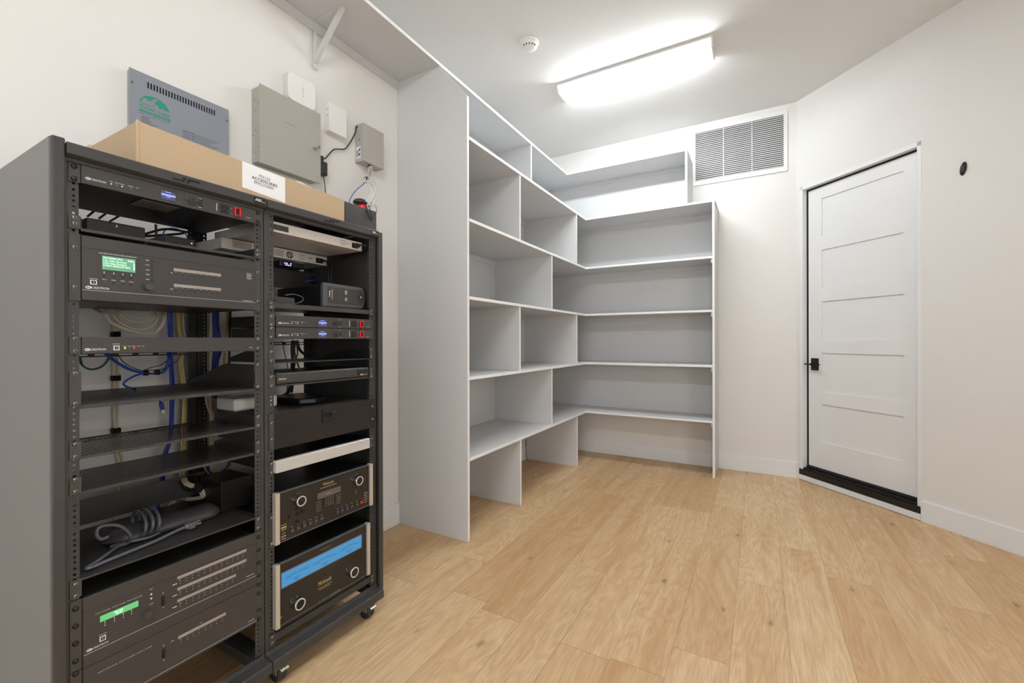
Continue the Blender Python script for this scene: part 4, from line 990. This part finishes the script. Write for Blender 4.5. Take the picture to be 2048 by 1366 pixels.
# ------------------------------------------------------------------ cables
def cable(pts, r, material, label, name='cable', cat='cable', group=None, seg=8, strands=1, spread=.004, seedv=1):
    q = MB(); rnd = random.Random(seedv)
    for k in range(strands):
        dx, dy, dz = [(rnd.random()-.5)*2*spread for _ in range(3)] if strands > 1 else (0, 0, 0)
        q.tube([(a+dx+(rnd.random()-.5)*spread*.5*(strands > 1), b_+dy+(rnd.random()-.5)*spread*.6*(strands > 1), c+dz*.3) for a, b_, c in pts], r, seg)
    c0 = pts[0]
    return tag(build(name, q, material, loc=c0), label, cat, group)
GC = 'cream cable loops behind the video switcher'
cable([(.22, .700, 1.350), (.300, .709, 1.327), (.300, .729, 1.298), (.300, .781, 1.272), (.300, .836, 1.264), (.300, .863, 1.286), (.300, .875, 1.324), (.25, .876, 1.350)], .0030, CREAM, 'lowest of the cream cable loops below the video switcher', group=GC, strands=2, spread=.003)
cable([(.24, .716, 1.350), (.300, .726, 1.326), (.300, .750, 1.298), (.300, .787, 1.278), (.300, .829, 1.285), (.300, .853, 1.323), (.26, .855, 1.350)], .0030, CREAM, 'second lowest cream cable loop below the video switcher', group=GC, strands=2, spread=.002, seedv=3)
cable([(.25, .740, 1.352), (.300, .747, 1.329), (.300, .765, 1.311), (.300, .800, 1.301), (.300, .833, 1.310), (.300, .846, 1.324), (.27, .85, 1.350)], .0030, CREAM, 'third cream cable loop hanging below the video switcher', group=GC)
cable([(.26, .750, 1.352), (.300, .756, 1.330), (.300, .781, 1.318), (.300, .813, 1.317), (.300, .836, 1.328), (.28, .838, 1.350)], .0030, CREAM, 'shallowest cream cable loop just under the video switcher', group=GC)
cable([(.030, .83, 1.60), (.030, .828, 1.334), (.030, .826, 1.272), (.030, .826, 1.184), (.030, .825, 1.096), (.030, .826, 1.008), (.030, .826, .902), (.030, .830, .875), (.030, .834, .818), (.030, .838, .770), (.030, .838, .646), (.030, .831, .564), (.030, .829, .40), (.030, .829, .15)], .0030, CREAM, 'white cable bundle running straight down the wall behind the near rack', name='cable_bundle', strands=5, spread=.006, seedv=5)
for z, tx in ((1.264, 'upper'), (1.099, 'middle'), (.902, 'lowest')):
    q = MB(); q.box(.018, .044, .813, .838, z-.010, z+.010); tag(build('cable_tie', q, VELC, loc=(.03, .825, z), bev=.003), tx+' black cable strap around the white bundle on the wall', 'cable tie', 'black straps on the white cable bundle')
for z in (1.276, 1.108):
    q = MB(); q.dome((.0, .846, z), .0055, .006); tag(build('wall_screw', q, GALV, loc=(0, .846, z)), ('upper' if z > 1.2 else 'lower')+' screw head in the wall beside the white cable bundle', 'screw', 'screw heads in the wall')
cable([(.120, .962, 1.50), (.120, .963, 1.333), (.120, .965, 1.255), (.120, .965, 1.163), (.120, .969, 1.070), (.120, .968, .978), (.120, .966, .895), (.120, .957, .840), (.120, .944, .791), (.120, .932, .69), (.120, .921, .593), (.120, .918, .50), (.12, .915, .3)], .0032, BLUEC, 'thick blue cable bundle running down behind the near rack', name='cable_bundle', strands=7, spread=.007, seedv=6)
cable([(.22, .640, 1.200), (.300, .647, 1.190), (.300, .655, 1.164), (.300, .674, 1.149), (.300, .697, 1.154), (.300, .714, 1.172), (.300, .723, 1.200)], .0028, GREENC, 'green cable sagging under the slim controller', strands=2, spread=.002)
cable([(.25, .706, 1.215), (.300, .714, 1.197), (.300, .738, 1.171), (.300, .774, 1.144), (.300, .812, 1.130), (.300, .846, 1.125), (.300, .866, 1.129), (.300, .880, 1.149), (.300, .887, 1.186), (.26, .889, 1.215)], .0032, BLUEC, 'blue cable sagging under the slim controller with two black ties', strands=3, spread=.003, seedv=4)
cable([(.300, .819, 1.130), (.300, .787, 1.120), (.300, .765, 1.106), (.300, .758, 1.095), (.300, .768, 1.085), (.300, .782, 1.079), (.27, .80, 1.0735)], .0032, BLUEC, 'curled blue cable end resting on the solid rack shelf')
for yy in (.818, .850):
    q = MB(); q.cyl((.300, yy-.007, 1.1285), (.300, yy+.007, 1.1275), .0085, seg=14); tag(build('cable_tie', q, BLACK, loc=(.3, yy, 1.128)), ('left' if yy < .83 else 'right')+' black tie on the sagging blue cable', 'cable tie', 'black ties on the blue cable')
cable([(.28, .737, 1.215), (.300, .745, 1.192), (.300, .756, 1.171), (.300, .780, 1.150), (.300, .809, 1.137), (.300, .829, 1.145), (.300, .863, 1.154), (.300, .884, 1.174), (.300, .891, 1.200)], .0014, BLKC, 'thin black cable looping under the slim controller')
cable([(.303, .812, 1.138), (.303, .863, 1.139), (.303, .902, 1.160), (.303, .920, 1.190), (.28, .922, 1.21)], .0014, BLKC, 'second thin black cable rising right under the slim controller')
cable([(.24, .835, 1.068), (.27, .840, 1.05), (.300, .852, 1.035), (.300, .862, 1.020)], .0030, BLUEC, 'short blue network lead hanging below the solid shelf')
q = MB(); q.prism([(.294, .856, 1.020), (.294, .868, 1.022), (.294, .872, .996), (.294, .861, .994)], (.011, 0, 0)); plug = tag(build('network_plug', q, BLUEC, loc=(.3, .865, 1.0), bev=.001), 'blue network plug dangling below the solid rack shelf', 'plug')
q = MB(); q.box(.295, .304, .8615, .8715, .983, .996); build('clear_tip', q, WPLB, plug)
cable([(.100, 1.000, 1.42), (.100, 1.005, 1.284), (.100, 1.018, 1.217), (.100, 1.009, 1.160), (.100, 1.015, 1.084), (.100, 1.022, 1.016), (.100, 1.026, .909), (.1, 1.02, .70)], .0028, YELC, 'yellow cables beside the rear rail of the near rack', name='cable_bundle', strands=3, spread=.004)
cable([(.095, 1.010, 1.42), (.095, 1.014, 1.284), (.095, 1.026, 1.246), (.095, 1.010, 1.165), (.095, 1.016, 1.084), (.095, 1.024, 1.001), (.095, 1.01, .6)], .0028, CREAM, 'white cables beside the rear rail of the near rack', name='cable_bundle', strands=4, spread=.006)
cable([(.150, 1.120, 1.50), (.150, 1.118, 1.344), (.150, 1.122, 1.256), (.150, 1.124, 1.197), (.150, 1.114, 1.148), (.150, 1.11, 1.0)], .0030, BLUEC, 'wide blue cable bundle visible between the two racks', name='cable_bundle', strands=12, spread=.016, seedv=9)
cable([(.155, 1.150, 1.50), (.155, 1.156, 1.341), (.155, 1.151, 1.256), (.155, 1.14, 1.1)], .0032, YELC, 'yellow cable pair beside the wide blue bundle', name='cable_bundle', strands=3, spread=.005)
cable([(.160, 1.087, 1.50), (.160, 1.089, 1.341), (.160, 1.087, 1.149), (.160, 1.088, .70)], .0034, CREAM, 'white cable left of the wide blue bundle', strands=2)
cable([(.150, 1.172, 1.42), (.150, 1.172, 1.342), (.150, 1.170, 1.256), (.150, 1.167, 1.135), (.15, 1.165, 1.05)], .0030, BLKC, 'black cable right of the wide blue bundle', strands=2)
cable([(.150, 1.078, 1.05), (.150, 1.080, 1.013), (.150, 1.088, .964), (.150, 1.106, .903), (.15, 1.11, .80), (.15, 1.10, .5)], .0028, CREAM, 'tan cables low between the two racks', name='cable_bundle', strands=6, spread=.010, seedv=12)
cable([(.150, 1.070, .72), (.150, 1.084, .690), (.150, 1.114, .664), (.150, 1.150, .668), (.150, 1.172, .700), (.15, 1.18, .74)], .0035, YELC, 'yellow cable loop low behind the surge protector', strands=2)
cable([(.155, 1.075, .735), (.155, 1.084, .703), (.155, 1.114, .680), (.155, 1.150, .692), (.155, 1.163, .715), (.15, 1.17, .75)], .0030, BLUEC, 'blue cable loop low behind the surge protector', strands=2)
cable([(.145, .940, .59), (.145, .953, .600), (.145, .968, .622), (.145, 1.000, .612), (.145, 1.019, .608), (.145, 1.051, .594), (.14, 1.10, .60)], .0035, CREAM, 'cream cables lying level under the rear panel with the hole', name='cable_bundle', strands=6, spread=.008, seedv=15)
cable([(.22, .960, .705), (.262, .945, .722), (.310, .934, .716), (.335, .944, .706), (.335, .962, .692), (.330, .978, .672), (.322, .984, .655), (.29, .974, .645), (.26, .962, .640)], .0034, CREAM, 'bundle of white cables poking through the round hole of rear panel', name='cable_bundle', strands=10, spread=.010, seedv=17)
q = MB(); q.cyl((.336, .948, .710), (.336, .966, .686), .0165, seg=18); tag(build('cable_tie', q, VELC, loc=(.33, .957, .70)), 'broad black strap around the white cables in the round hole', 'cable tie')
cable([(.20, 1.372, 1.24), (.200, 1.379, 1.217), (.200, 1.387, 1.176), (.200, 1.395, 1.150), (.200, 1.403, 1.103), (.20, 1.41, 1.05), (.2, 1.40, .98)], .0018, BLKC, 'thin wavy black cable in the far rack behind the thin shelf', group='black cables in the far rack')
cable([(.19, 1.438, 1.24), (.19, 1.434, 1.195), (.19, 1.436, 1.153), (.19, 1.431, 1.106), (.19, 1.43, 1.04), (.19, 1.42, .99)], .0040, BLKC, 'thick black cable bundle hanging in the far rack', name='cable_bundle', strands=5, spread=.008, group='black cables in the far rack')
cable([(.195, 1.450, 1.24), (.195, 1.456, 1.179), (.195, 1.448, 1.148), (.195, 1.465, 1.104), (.195, 1.47, 1.05)], .0035, BLKC, 'black cable curving right of the thick black bundle', group='black cables in the far rack')
cable([(.185, 1.462, 1.24), (.185, 1.470, 1.205), (.185, 1.490, 1.180), (.185, 1.515, 1.165), (.185, 1.53, 1.16)], .0045, BLKC, 'thick black cable arc near the rear right rail of far rack', strands=2, spread=.006, group='black cables in the far rack')
cable([(.28, 1.262, 1.010), (.300, 1.269, 1.004), (.300, 1.304, .986), (.300, 1.335, 1.000), (.28, 1.356, 1.02)], .0035, BLKC, 'black cable lying on the drawer beside the router', strands=2, spread=.004)
cable([(.300, 1.335, 1.045), (.300, 1.329, 1.007), (.300, 1.289, .992), (.30, 1.262, .985)], .0030, BLKC, 'black cable dropping to the drawer behind the white adapter')
cable([(.400, 1.528, 1.650), (.400, 1.516, 1.625), (.400, 1.497, 1.586), (.400, 1.488, 1.530), (.400, 1.486, 1.485)], .0028, BLKC, 'black lead dropping behind the battery backup', cat='cable')
cable([(.290, 1.380, 1.492), (.296, 1.410, 1.508), (.305, 1.450, 1.522), (.285, 1.476, 1.526), (.2, 1.48, 1.52)], .0038, BLUEC, 'blue cable entering the round hole above the battery backup')
cable([(.500, 1.196, 1.419), (.500, 1.230, 1.426), (.500, 1.262, 1.421), (.500, 1.275, 1.411), (.500, 1.262, 1.396), (.500, 1.232, 1.388), (.50, 1.215, 1.384)], .0022, GRYC, 'grey cable loop on the battery backup shelf')
cable([(.300, .800, 1.600), (.300, .817, 1.606), (.300, .870, 1.634), (.300, .919, 1.640), (.3, .96, 1.64)], .0040, BLKC, 'black cable crossing behind the highest shelf, upper one', group='black cables behind the highest shelf')
cable([(.29, .800, 1.590), (.29, .819, 1.600), (.29, .870, 1.614), (.29, .927, 1.632), (.29, .948, 1.644)], .0042, BLKC, 'black cable crossing behind the highest shelf, lower one', group='black cables behind the highest shelf')
cable([(.300, .848, 1.646), (.300, .849, 1.620), (.300, .851, 1.600), (.30, .850, 1.535)], .0040, BLKC, 'black cable standing upright behind the highest shelf', group='black cables behind the highest shelf')
cable([(.300, .868, 1.600), (.300, .874, 1.630), (.300, .898, 1.644), (.300, .927, 1.640), (.300, .945, 1.618), (.30, .95, 1.54)], .0022, BLUEC, 'thin blue cable arch behind the small box with blue light')
for i, (a, c) in enumerate((((.250, .684, 1.640), (.250, .708, 1.672)), ((.250, .712, 1.640), (.250, .740, 1.674)), ((.250, .740, 1.638), (.250, .774, 1.672)))):
    q = MB(); q.tube([a, c], .0035, 6); tag(build('cable_strap', q, BLACK, loc=a), ('left', 'middle', 'right')[i]+' slanting black strap behind the top shelf of near rack', 'strap', 'slanting black straps')

# ------------------------------------------------------------------ surge protector
t = thing('surge_protector', 'long rounded grey surge protector on a rack shelf, its cord coiled around it', 'power strip', (.42, .82, .6195))
q = MB()
a = Vector((.405, .668, .6225)); e = Vector((.425, .995, .6225)); d = (e-a).normalized(); s_ = d.cross(Vector((0, 0, 1))).normalized()
N = 24
secs = []
for k in range(N+1):
    u = k/N; wv = .052*min(1, (math.sin(min(u, 1-u)*math.pi/2/.16) if min(u, 1-u) < .16 else 1))+.004; hv = .030*min(1, (math.sin(min(u, 1-u)*math.pi/2/.12) if min(u, 1-u) < .12 else 1))+.003
    c = a+(e-a)*u
    for j in range(16):
        an = math.pi*j/15; secs.append(c+s_*math.cos(an)*wv+Vector((0, 0, 1))*(math.sin(an)**.7*hv))
fs = [(k*16+j, k*16+j+1, (k+1)*16+j+1, (k+1)*16+j) for k in range(N) for j in range(15)]+[(k*16+15, k*16, (k+1)*16, (k+1)*16+15) for k in range(N)]
q.add(secs, fs, 0, True); q.add(secs, [tuple(range(16)), tuple(range(N*16+15, N*16-1, -1))], 0)
body = build('body', q, SURG, t)
for k in range(4):
    q = MB(); c = a+d*(.11+.055*k)+Vector((.0, 0, .0330)); q.box(c.x-.016, c.x+.016, c.y-.016, c.y+.016, c.z, c.z+.0018)
    build('outlet_cover', q, RACKM, body, bev=.0006)
q = MB(); c = a+d*.045+Vector((0, 0, .031)); q.cyl(c, c+Vector((0, 0, .003)), .007, seg=16); build('reset_button', q, BLACK, body)
q = MB(); R_ = .0047
q.tube([(.500, .655, .673), (.500, .638, .672), (.500, .629, .690), (.500, .635, .707), (.500, .658, .705), (.500, .680, .694), (.495, .701, .668), (.490, .710, .645), (.480, .706, .629), (.47, .690, .6255), (.455, .674, .6255)], R_, 10)
for (yc, r1) in ((.748, .036), (.766, .036), (.783, .036)):
    pts = []
    for k in range(15):
        an = math.radians(-60+k*300/14); pts.append((.425+.062*math.cos(an)*1.0, yc+.010*math.sin(an*.5), .6590+r1*math.sin(an)))
    q.tube(pts, R_, 10)
q.tube([(.455, .674, .6255), (.470, .72, .6260), (.480, .760, .6255), (.470, .79, .6255)], R_, 10)
q.tube([(.462, .700, .6255), (.485, .672, .6258), (.530, .625, .6252), (.548, .600, .6250), (.560, .590, .6250), (.562, .605, .6252), (.553, .640, .6252), (.540, .700, .6252), (.528, .760, .6258), (.520, .800, .630), (.518, .830, .634), (.517, .843, .634)], R_, 10)
cd_ = build('power_cord', q, GRYC, t)
q = MB(); q.cyl((.517, .840, .634), (.517, .848, .6345), .008, .010, seg=14); q.box(.505, .530, .846, .866, .6255, .6445); pl = build('plug', q, GRYC, cd_, bev=.003)
q = MB(); q.box(.509, .5105, .866, .884, .632, .638); q.box(.5235, .525, .866, .884, .632, .638); q.cyl((.517, .866, .641), (.517, .885, .641), .0022, seg=8); build('prongs', q, GALV, pl)

# ------------------------------------------------------------------ things on top of the racks
ZT = 1.7425
t = thing('cardboard_box', 'long open cardboard tray with a white printed label on top of the racks', 'box', (.42, 1.05, ZT))
bx0, bx1, by0, by1 = .250, .597, .690, 1.402
q = MB(); th = .004
zl, zr = 1.8655, 1.8385
q.prism([(bx1, by0, ZT), (bx1, by1, ZT), (bx1, by1, zr), (bx1, by1-.35, zr+.013), (bx1, by0, zl)], (-th, 0, 0))
q.prism([(bx0, by0, ZT), (bx0, by1, ZT), (bx0, by1, zr), (bx0, by0, zl)], (th, 0, 0))
q.prism([(bx0+th, by0, ZT), (bx1-th, by0, ZT), (bx1-th, by0, zl), (bx0+th, by0, zl+.002)], (0, th, 0))
q.prism([(bx0+th, by1-th, ZT), (bx1-th, by1-th, ZT), (bx1-th, by1-th, zr), (bx0+th, by1-th, zr)], (0, th, 0))
q.box(bx0+th, bx1-th, by0+th, by1-th, ZT, ZT+.004)
body = build('tray', q, CARD, t, bev=.0012)
q = MB(); q.tube([(bx1-.001, by0+.001, ZT+.004), (bx1-.001, by0+.001, zl+.002)], .0042, 8); build('corner_fold', q, CARD, body)
q = MB(); q.box(bx0-.012, bx0+.012, by0-.004, by0+.028, 1.855, 1.872); q.prism([(bx0-.02, by0-.006, 1.850), (bx0+.01, by0+.004, 1.852), (bx0+.004, by0+.02, 1.874), (bx0-.016, by0+.01, 1.871)], (0, .006, .003)); build('torn_flap', q, mat('torn_fibre', (.78, .70, .60), .9, var=.2, scale=120, bump=.5), body, bev=.003)
q = MB(); x = bx1+.0003; q.slab(x, [(.979, 1.7645), (1.134, 1.7525), (1.134, 1.8460), (.979, 1.8535)], .0005); lb = build('label', q, PAPER, body)
q = MB()
def slanttext(txt, y0, y1, z, h):      # lettering follows the slightly sloping label
    k0 = len(q.v); q.text(txt, x+.0006, y0, y1, z, h, bold=.02)
    q.v[k0:] = [(a, b_, c-(b_-.979)*.055) for a, b_, c in q.v[k0:]]
slanttext('MX123', 1.037, 1.076, 1.8200, .0105); slanttext('ACCESSORIES', 1.011, 1.104, 1.8065, .0105); slanttext('ENCLOSED', 1.020, 1.090, 1.7930, .0105)
build('lettering', q, INKD, lb)
rnd = random.Random(2)
q = MB(); n1, n2 = 14, 8; g = []
for i in range(n1):
    for j in range(n2):
        g.append((.47+.110*j/(n2-1)+rnd.uniform(-.004, .004), 1.16+.16*i/(n1-1)+rnd.uniform(-.004, .004), 1.832+.044*math.sin(math.pi*i/(n1-1))*math.sin(math.pi*j/(n2-1))+rnd.uniform(-.004, .004)))
q.add(g, [(i*n2+j, i*n2+j+1, (i+1)*n2+j+1, (i+1)*n2+j) for i in range(n1-1) for j in range(n2-1)], 0, False)
q.box(.49, .57, 1.18, 1.30, 1.7475, 1.836)
tag(build('packing_wrap', q, mat('clear_wrap', (.86, .86, .85), .25, var=.06, scale=60), loc=(.44, 1.24, 1.7475)), 'crumpled translucent packing wrap peeking out of the cardboard tray', 'packing wrap')

t = thing('metal_case', 'dark grey metal case on the far rack at right end of cardboard tray', 'equipment case', (.45, 1.50, ZT))
q = MB(); q.box(.24, .585, 1.414, 1.592, ZT, 1.840); build('body', q, RACKM, t, bev=.002)
t = thing('tape_roll', 'small red base with a dark blue domed cap on the metal case', 'gadget', (.53, 1.55, 1.840))
q = MB(); q.lathe((.535, 1.552, 1.8405), (0, 0, 1), [(.026, 0), (.027, .004), (.025, .024), (.022, .028)], 28); build('base', q, RED, t)
q = MB(); q.lathe((.535, 1.540, 1.8680), (0, 0, 1), [(.026, 0), (.032, .004), (.031, .012), (.024, .020), (.010, .025)], 28); build('cap', q, NAVY, t)

# ------------------------------------------------------------------ things on the left wall
t = thing('lighting_control_panel', 'grey metal lighting control cover with green globe print and row of vent slots', 'control panel', (0, 1.05, 1.80))
q = MB(); q.box(.0005, .026, .873, 1.225, 1.81, 2.290); build('back_box', q, GALV, t)
PY0, PY1, PZ0, PZ1 = .869, 1.230, 1.800, 2.293
NS = 25
ys = [.9290+i*(.2410/(NS-1)) for i in range(NS)]
q = MB(); q.box(.026, .030, PY0, PY1, PZ0, 2.2405); q.box(.026, .030, PY0, PY1, 2.2650, PZ1)
q.box(.026, .030, PY0, ys[0]-.0028, 2.2405, 2.2650); q.box(.026, .030, ys[-1]+.0028, PY1, 2.2405, 2.2650)
for a, c in zip(ys[:-1], ys[1:]): q.box(.026, .030, a+.0028, c-.0028, 2.2405, 2.2650)
cv = build('cover', q, GREYP, t)
q = MB(); q.box(.0262, .0272, .92, 1.18, 2.236, 2.270); build('slot_backing', q, VDARK, t)
x = .030
for yy, z in ((.878, 2.240), (1.222, 2.241), (.878, 1.85), (1.222, 1.85)): dot(t, 'corner_screw', x, yy, z, .004, SCREWM, .002)
q = MB(); q.ring(x, .9500, 2.1700, .0500, .0440, .0040, 0, 26, 10, 172)
# land masses as seen inside the globe arc
q.slab(x+.0004, [(.9120, 2.2000), (.9200, 2.2080), (.9400, 2.2110), (.9460, 2.2040), (.9380, 2.1990), (.9360, 2.1930), (.9260, 2.1930), (.9220, 2.1980)])
q.slab(x+.0004, [(.9500, 2.1950), (.9620, 2.2060), (.9740, 2.2060), (.9860, 2.1960), (.9960, 2.1840), (.9940, 2.1780), (.9880, 2.1800), (.9850, 2.1740), (.9790, 2.1840), (.9700, 2.1770), (.9640, 2.1780), (.9620, 2.1860), (.9530, 2.1880)])
q.slab(x+.0004, [(.9420, 2.1790), (.9480, 2.1800), (.9460, 2.1840)])
q.text('CRESTRON', x, .9020, .9480, 2.1700, .0060, bold=.03)
q.text('Green Light', x+.0003, .8995, 1.0030, 2.1510, .0165, bold=.035)
q.rect(x, .8990, 1.0030, 2.1405, 2.1480)
build('globe_print', q, GREENS, cv)
q = MB(); q.text('S Y S T E M', x+.0006, .912, .990, 2.1422, .0042, bold=.03); build('system_lettering', q, GREYP, cv)
q = MB(); q.text('ENERGY MANAGEMENT FEATURES', x, .899, 1.001, 2.1310, .0036)
for k, wd in enumerate((.030, .026, .034, .030, .054, .040, .048)): q.bars(x, .9060, .9060+wd, 2.1215-k*.0052, .0018, seed=k)
for k in range(11):
    y1_ = 1.066+(.024 if k in (0, 2, 4, 7) else .008); q.bars(x, 1.0480, y1_, 2.1260-k*.0062, .0020, seed=40+k)
    q.bars(x, 1.080, 1.190-(k % 4)*.012, 2.1240-k*.0062, .0014, seed=70+k)
build('small_print', q, mat('print_grey', (.22, .23, .26), .5), cv)

t = thing('wall_enclosure', 'large beige steel wiring enclosure with keyed door on the wall', 'wiring enclosure', (0, 1.51, 2.087))
q = MB(); q.box(.0005, .066, 1.350, 1.672, 2.098, 2.457); bb = build('box', q, BEIGE, t, bev=.0015)
q = MB()
for xx, z in ((.055, 2.375), (.030, 2.345), (.030, 2.252), (.045, 2.242), (.012, 2.232), (.055, 2.168), (.030, 2.146), (.02, 2.40)): q.cyl((xx, 1.3502, z), (xx, 1.3494, z), .0026, seg=10)
build('screw_holes', q, INKD, bb)
q = MB()
for xx, z in ((.016, 2.205), (.016, 2.130)):
    q.lathe((xx+.004, 1.3502, z), (0, -1, 0), [(.0110, 0), (.0110, .001), (.0095, .0012)], 20)
build('knockouts', q, PSUC, bb)
q = MB(); q.box(.066, .076, 1.347, 1.676, 2.087, 2.463); dd = build('door', q, BEIGE, t, bev=.0015)
q = MB(); q.ring(.076, 1.505, 2.3230, .026, .010, .0012, 0, 14, 20, 100, t=.0004); q.rect(.076, 1.470, 1.505, 2.3315, 2.3325, 0, .0004); build('pressed_mark', q, RACKM, dd)
q = MB(); q.cyl((.076, 1.640, 2.2640), (.090, 1.640, 2.2640), .0075, seg=20); lk = build('lock', q, GALV, dd)
q = MB(); q.box(.090, .116, 1.6385, 1.6410, 2.2610, 2.2670); q.cyl((.112, 1.6375, 2.2640), (.112, 1.6420, 2.2640), .009, seg=20); build('key', q, GALV, lk)

t = thing('wall_router', 'white rounded wall router with a column of status dots above the beige enclosure', 'router', (0, 1.59, 2.49))
def rrect(y0, y1, z0, z1, r, n_=6):
    o_ = []
    for cy, cz, a0 in ((y1-r, z1-r, 0), (y0+r, z1-r, 90), (y0+r, z0+r, 180), (y1-r, z0+r, 270)):
        for k in range(n_+1): a_ = math.radians(a0+90*k/n_); o_.append((cy+r*math.cos(a_), cz+r*math.sin(a_)))
    return o_
q = MB(); q.prism([(.0005, a, c) for a, c in rrect(1.510, 1.672, 2.480, 2.630, .024)], (.030, 0, 0)); build('back_shell', q, WPLB, t, bev=.003)
q = MB(); q.prism([(.031, a, c) for a, c in rrect(1.513, 1.671, 2.482, 2.628, .026)], (.012, 0, 0)); build('front_shell', q, WPLA, t, bev=.004, seg=3)
for z in (2.606, 2.583, 2.570, 2.557, 2.544, 2.530, 2.510): dot(t, 'status_light', .043, 1.594, z, .0022 if .01 < 2.59-z < .07 else .0012, INKD if .0 < 2.59-z < .07 else STRIP, .0006)

t = thing('white_wall_unit', 'plain white rectangular network box on the wall between router and grey power box', 'network box', (0, 1.82, 2.42))
q = MB(); q.box(.0005, .042, 1.758, 1.876, 2.420, 2.582); build('body', q, WPLA, t, bev=.003, seg=3)
q = MB()
for z in (2.547, 2.541, 2.512, 2.506): q.box(.012, .032, 1.7572, 1.7582, z, z+.0015)
build('side_vents', q, STRIP, t)

t = thing('power_supply_box', 'warm grey steel power supply box with label, cables leaving its underside', 'power supply', (0, 2.05, 2.32))
q = MB(); q.box(.0005, .073, 1.970, 2.134, 2.321, 2.549); bb = build('case', q, PSUC, t, bev=.0015)
q = MB(); q.box(.010, .050, 1.9692, 1.9698, 2.342, 2.412); sl = build('side_label', q, PAPER, bb)
q = MB()
for k in range(6): q.box(.014, .034, 1.9686, 1.9692, 2.352+k*.007, 2.3555+k*.007)
q.box(.036, .046, 1.9686, 1.9692, 2.356, 2.372); q.box(.036, .046, 1.9686, 1.9692, 2.384, 2.400); build('label_print', q, mat('print_grey', (.22, .23, .26), .5), sl)
q = MB(); q.box(.034, .044, 1.9692, 1.9700, 2.452, 2.456); build('side_screw', q, INKD, bb)
q = MB(); q.cyl((.045, 2.045, 2.3215), (.045, 2.045, 2.3120), .012, seg=20); q.cyl((.045, 2.045, 2.3120), (.045, 2.045, 2.306), .009, seg=20); build('cable_grommet', q, BLACK, bb)
cable([(.030, 2.134, 2.450), (.034, 2.150, 2.455), (.030, 2.158, 2.440), (.02, 2.150, 2.415), (.010, 2.138, 2.410)], .0035, BLKC, 'short black cable bulging from the right side of the grey power supply box')
t = thing('power_adapter', 'black plug-in power adapter beside the beige enclosure', 'power adapter', (0, 1.72, 2.15))
q = MB(); q.box(.0075, .042, 1.6990, 1.7460, 2.1580, 2.2330); build('body', q, BLACK, t, bev=.005, seg=3)
q = MB(); q.box(.012, .036, 1.708, 1.724, 2.233, 2.262); q.tube([(.024, 1.722, 2.250), (.022, 1.745, 2.262), (.020, 1.761, 2.281), (.016, 1.790, 2.318), (.014, 1.818, 2.343), (.014, 1.880, 2.367), (.014, 1.909, 2.401), (.014, 1.938, 2.450), (.018, 1.957, 2.495), (.020, 1.963, 2.529), (.022, 1.970, 2.538)], .0034, 8); build('plug_and_cord', q, BLKC, t)
q = MB(); q.tube([(.022, 1.734, 2.159), (.020, 1.741, 2.13), (.020, 1.744, 2.107), (.018, 1.750, 2.06), (.016, 1.752, 1.98), (.016, 1.750, 1.85)], .0022, 8); build('output_cord', q, BLKC, t)
t = thing('wall_outlet', 'wall outlet behind the black power adapter', 'outlet', (0, 1.71, 2.16))
q = MB(); q.box(.0005, .006, 1.682, 1.755, 2.185, 2.295); build('cover_plate', q, WPLA, t, bev=.001)

WB = 'white cables hanging from the grey power supply box'
LPTH = [([(0.050,2.043,2.316),(0.133,1.954,2.226),(0.217,1.855,2.146),(0.300,1.799,2.083),(0.383,1.735,2.014),(0.467,1.655,1.938),(0.550,1.573,1.870)], 0, 0.0022),
  ([(0.050,2.047,2.317),(0.133,1.971,2.225),(0.217,1.863,2.145),(0.300,1.841,2.096),(0.383,1.783,2.028),(0.467,1.694,1.943),(0.550,1.599,1.877)], 0, 0.002),
  ([(0.050,2.049,2.318),(0.133,1.967,2.211),(0.217,1.839,2.138),(0.300,1.803,2.096),(0.383,1.757,2.026),(0.467,1.680,1.956),(0.550,1.589,1.880)], 0, 0.002),
  ([(0.050,2.052,2.319),(0.133,1.962,2.209),(0.217,1.871,2.139),(0.300,1.830,2.086),(0.383,1.764,2.011),(0.467,1.669,1.920),(0.550,1.589,1.869)], 1, 0.0026),
  ([(0.050,2.045,2.317),(0.133,1.946,2.210),(0.217,1.843,2.136),(0.300,1.814,2.103),(0.383,1.768,2.052),(0.467,1.687,1.985),(0.550,1.576,1.881)], 0, 0.002),
  ([(0.570,1.542,1.863),(0.590,1.536,1.824),(0.591,1.555,1.788)], 1, .0026),
  ([(0.570,1.558,1.863),(0.591,1.553,1.823),(0.592,1.562,1.791)], 1, .0022),
  ([(0.560,1.597,1.880),(0.592,1.582,1.858),(0.594,1.586,1.844),(0.594,1.578,1.824),(0.592,1.560,1.810)], 1, .0010)]
for i, (pts, mm, r_) in enumerate(LPTH):
    lab = ('leftmost white cable below the grey power supply box', 'rightmost white cable sweeping wide below the grey power supply box', 'white cable looping left below the grey power supply box',
           'black cable among the white ones below the grey power supply box', 'outer white cable crossing the others below the power supply box', 'black zip tie tails dangling over the dark metal case, left one', 'black zip tie tails dangling over the dark metal case, right one', 'thin black wire loop beside the metal case')[i]
    cable(pts, r_, (WHTC, BLKC)[mm], lab, group=WB if mm == 0 else None, strands=(3 if mm == 0 else 1), spread=.009, seedv=30+i)
q = MB(); q.cyl((.20, 1.880, 2.160), (.205, 1.872, 2.148), .012, seg=14); tag(build('cable_tie', q, BLACK, loc=(.2, 1.876, 2.15)), 'black tie gathering the cables under the grey power supply box', 'cable tie')
cable([(.055, 2.020, 2.220), (.050, 1.999, 2.198), (.050, 1.960, 2.160), (.050, 1.934, 2.134), (.050, 1.901, 2.088), (.050, 1.887, 2.049), (.05, 1.88, 1.95), (.05, 1.87, 1.6)], .0030, BLUEL, 'light blue cable running down the wall from the power supply cables')
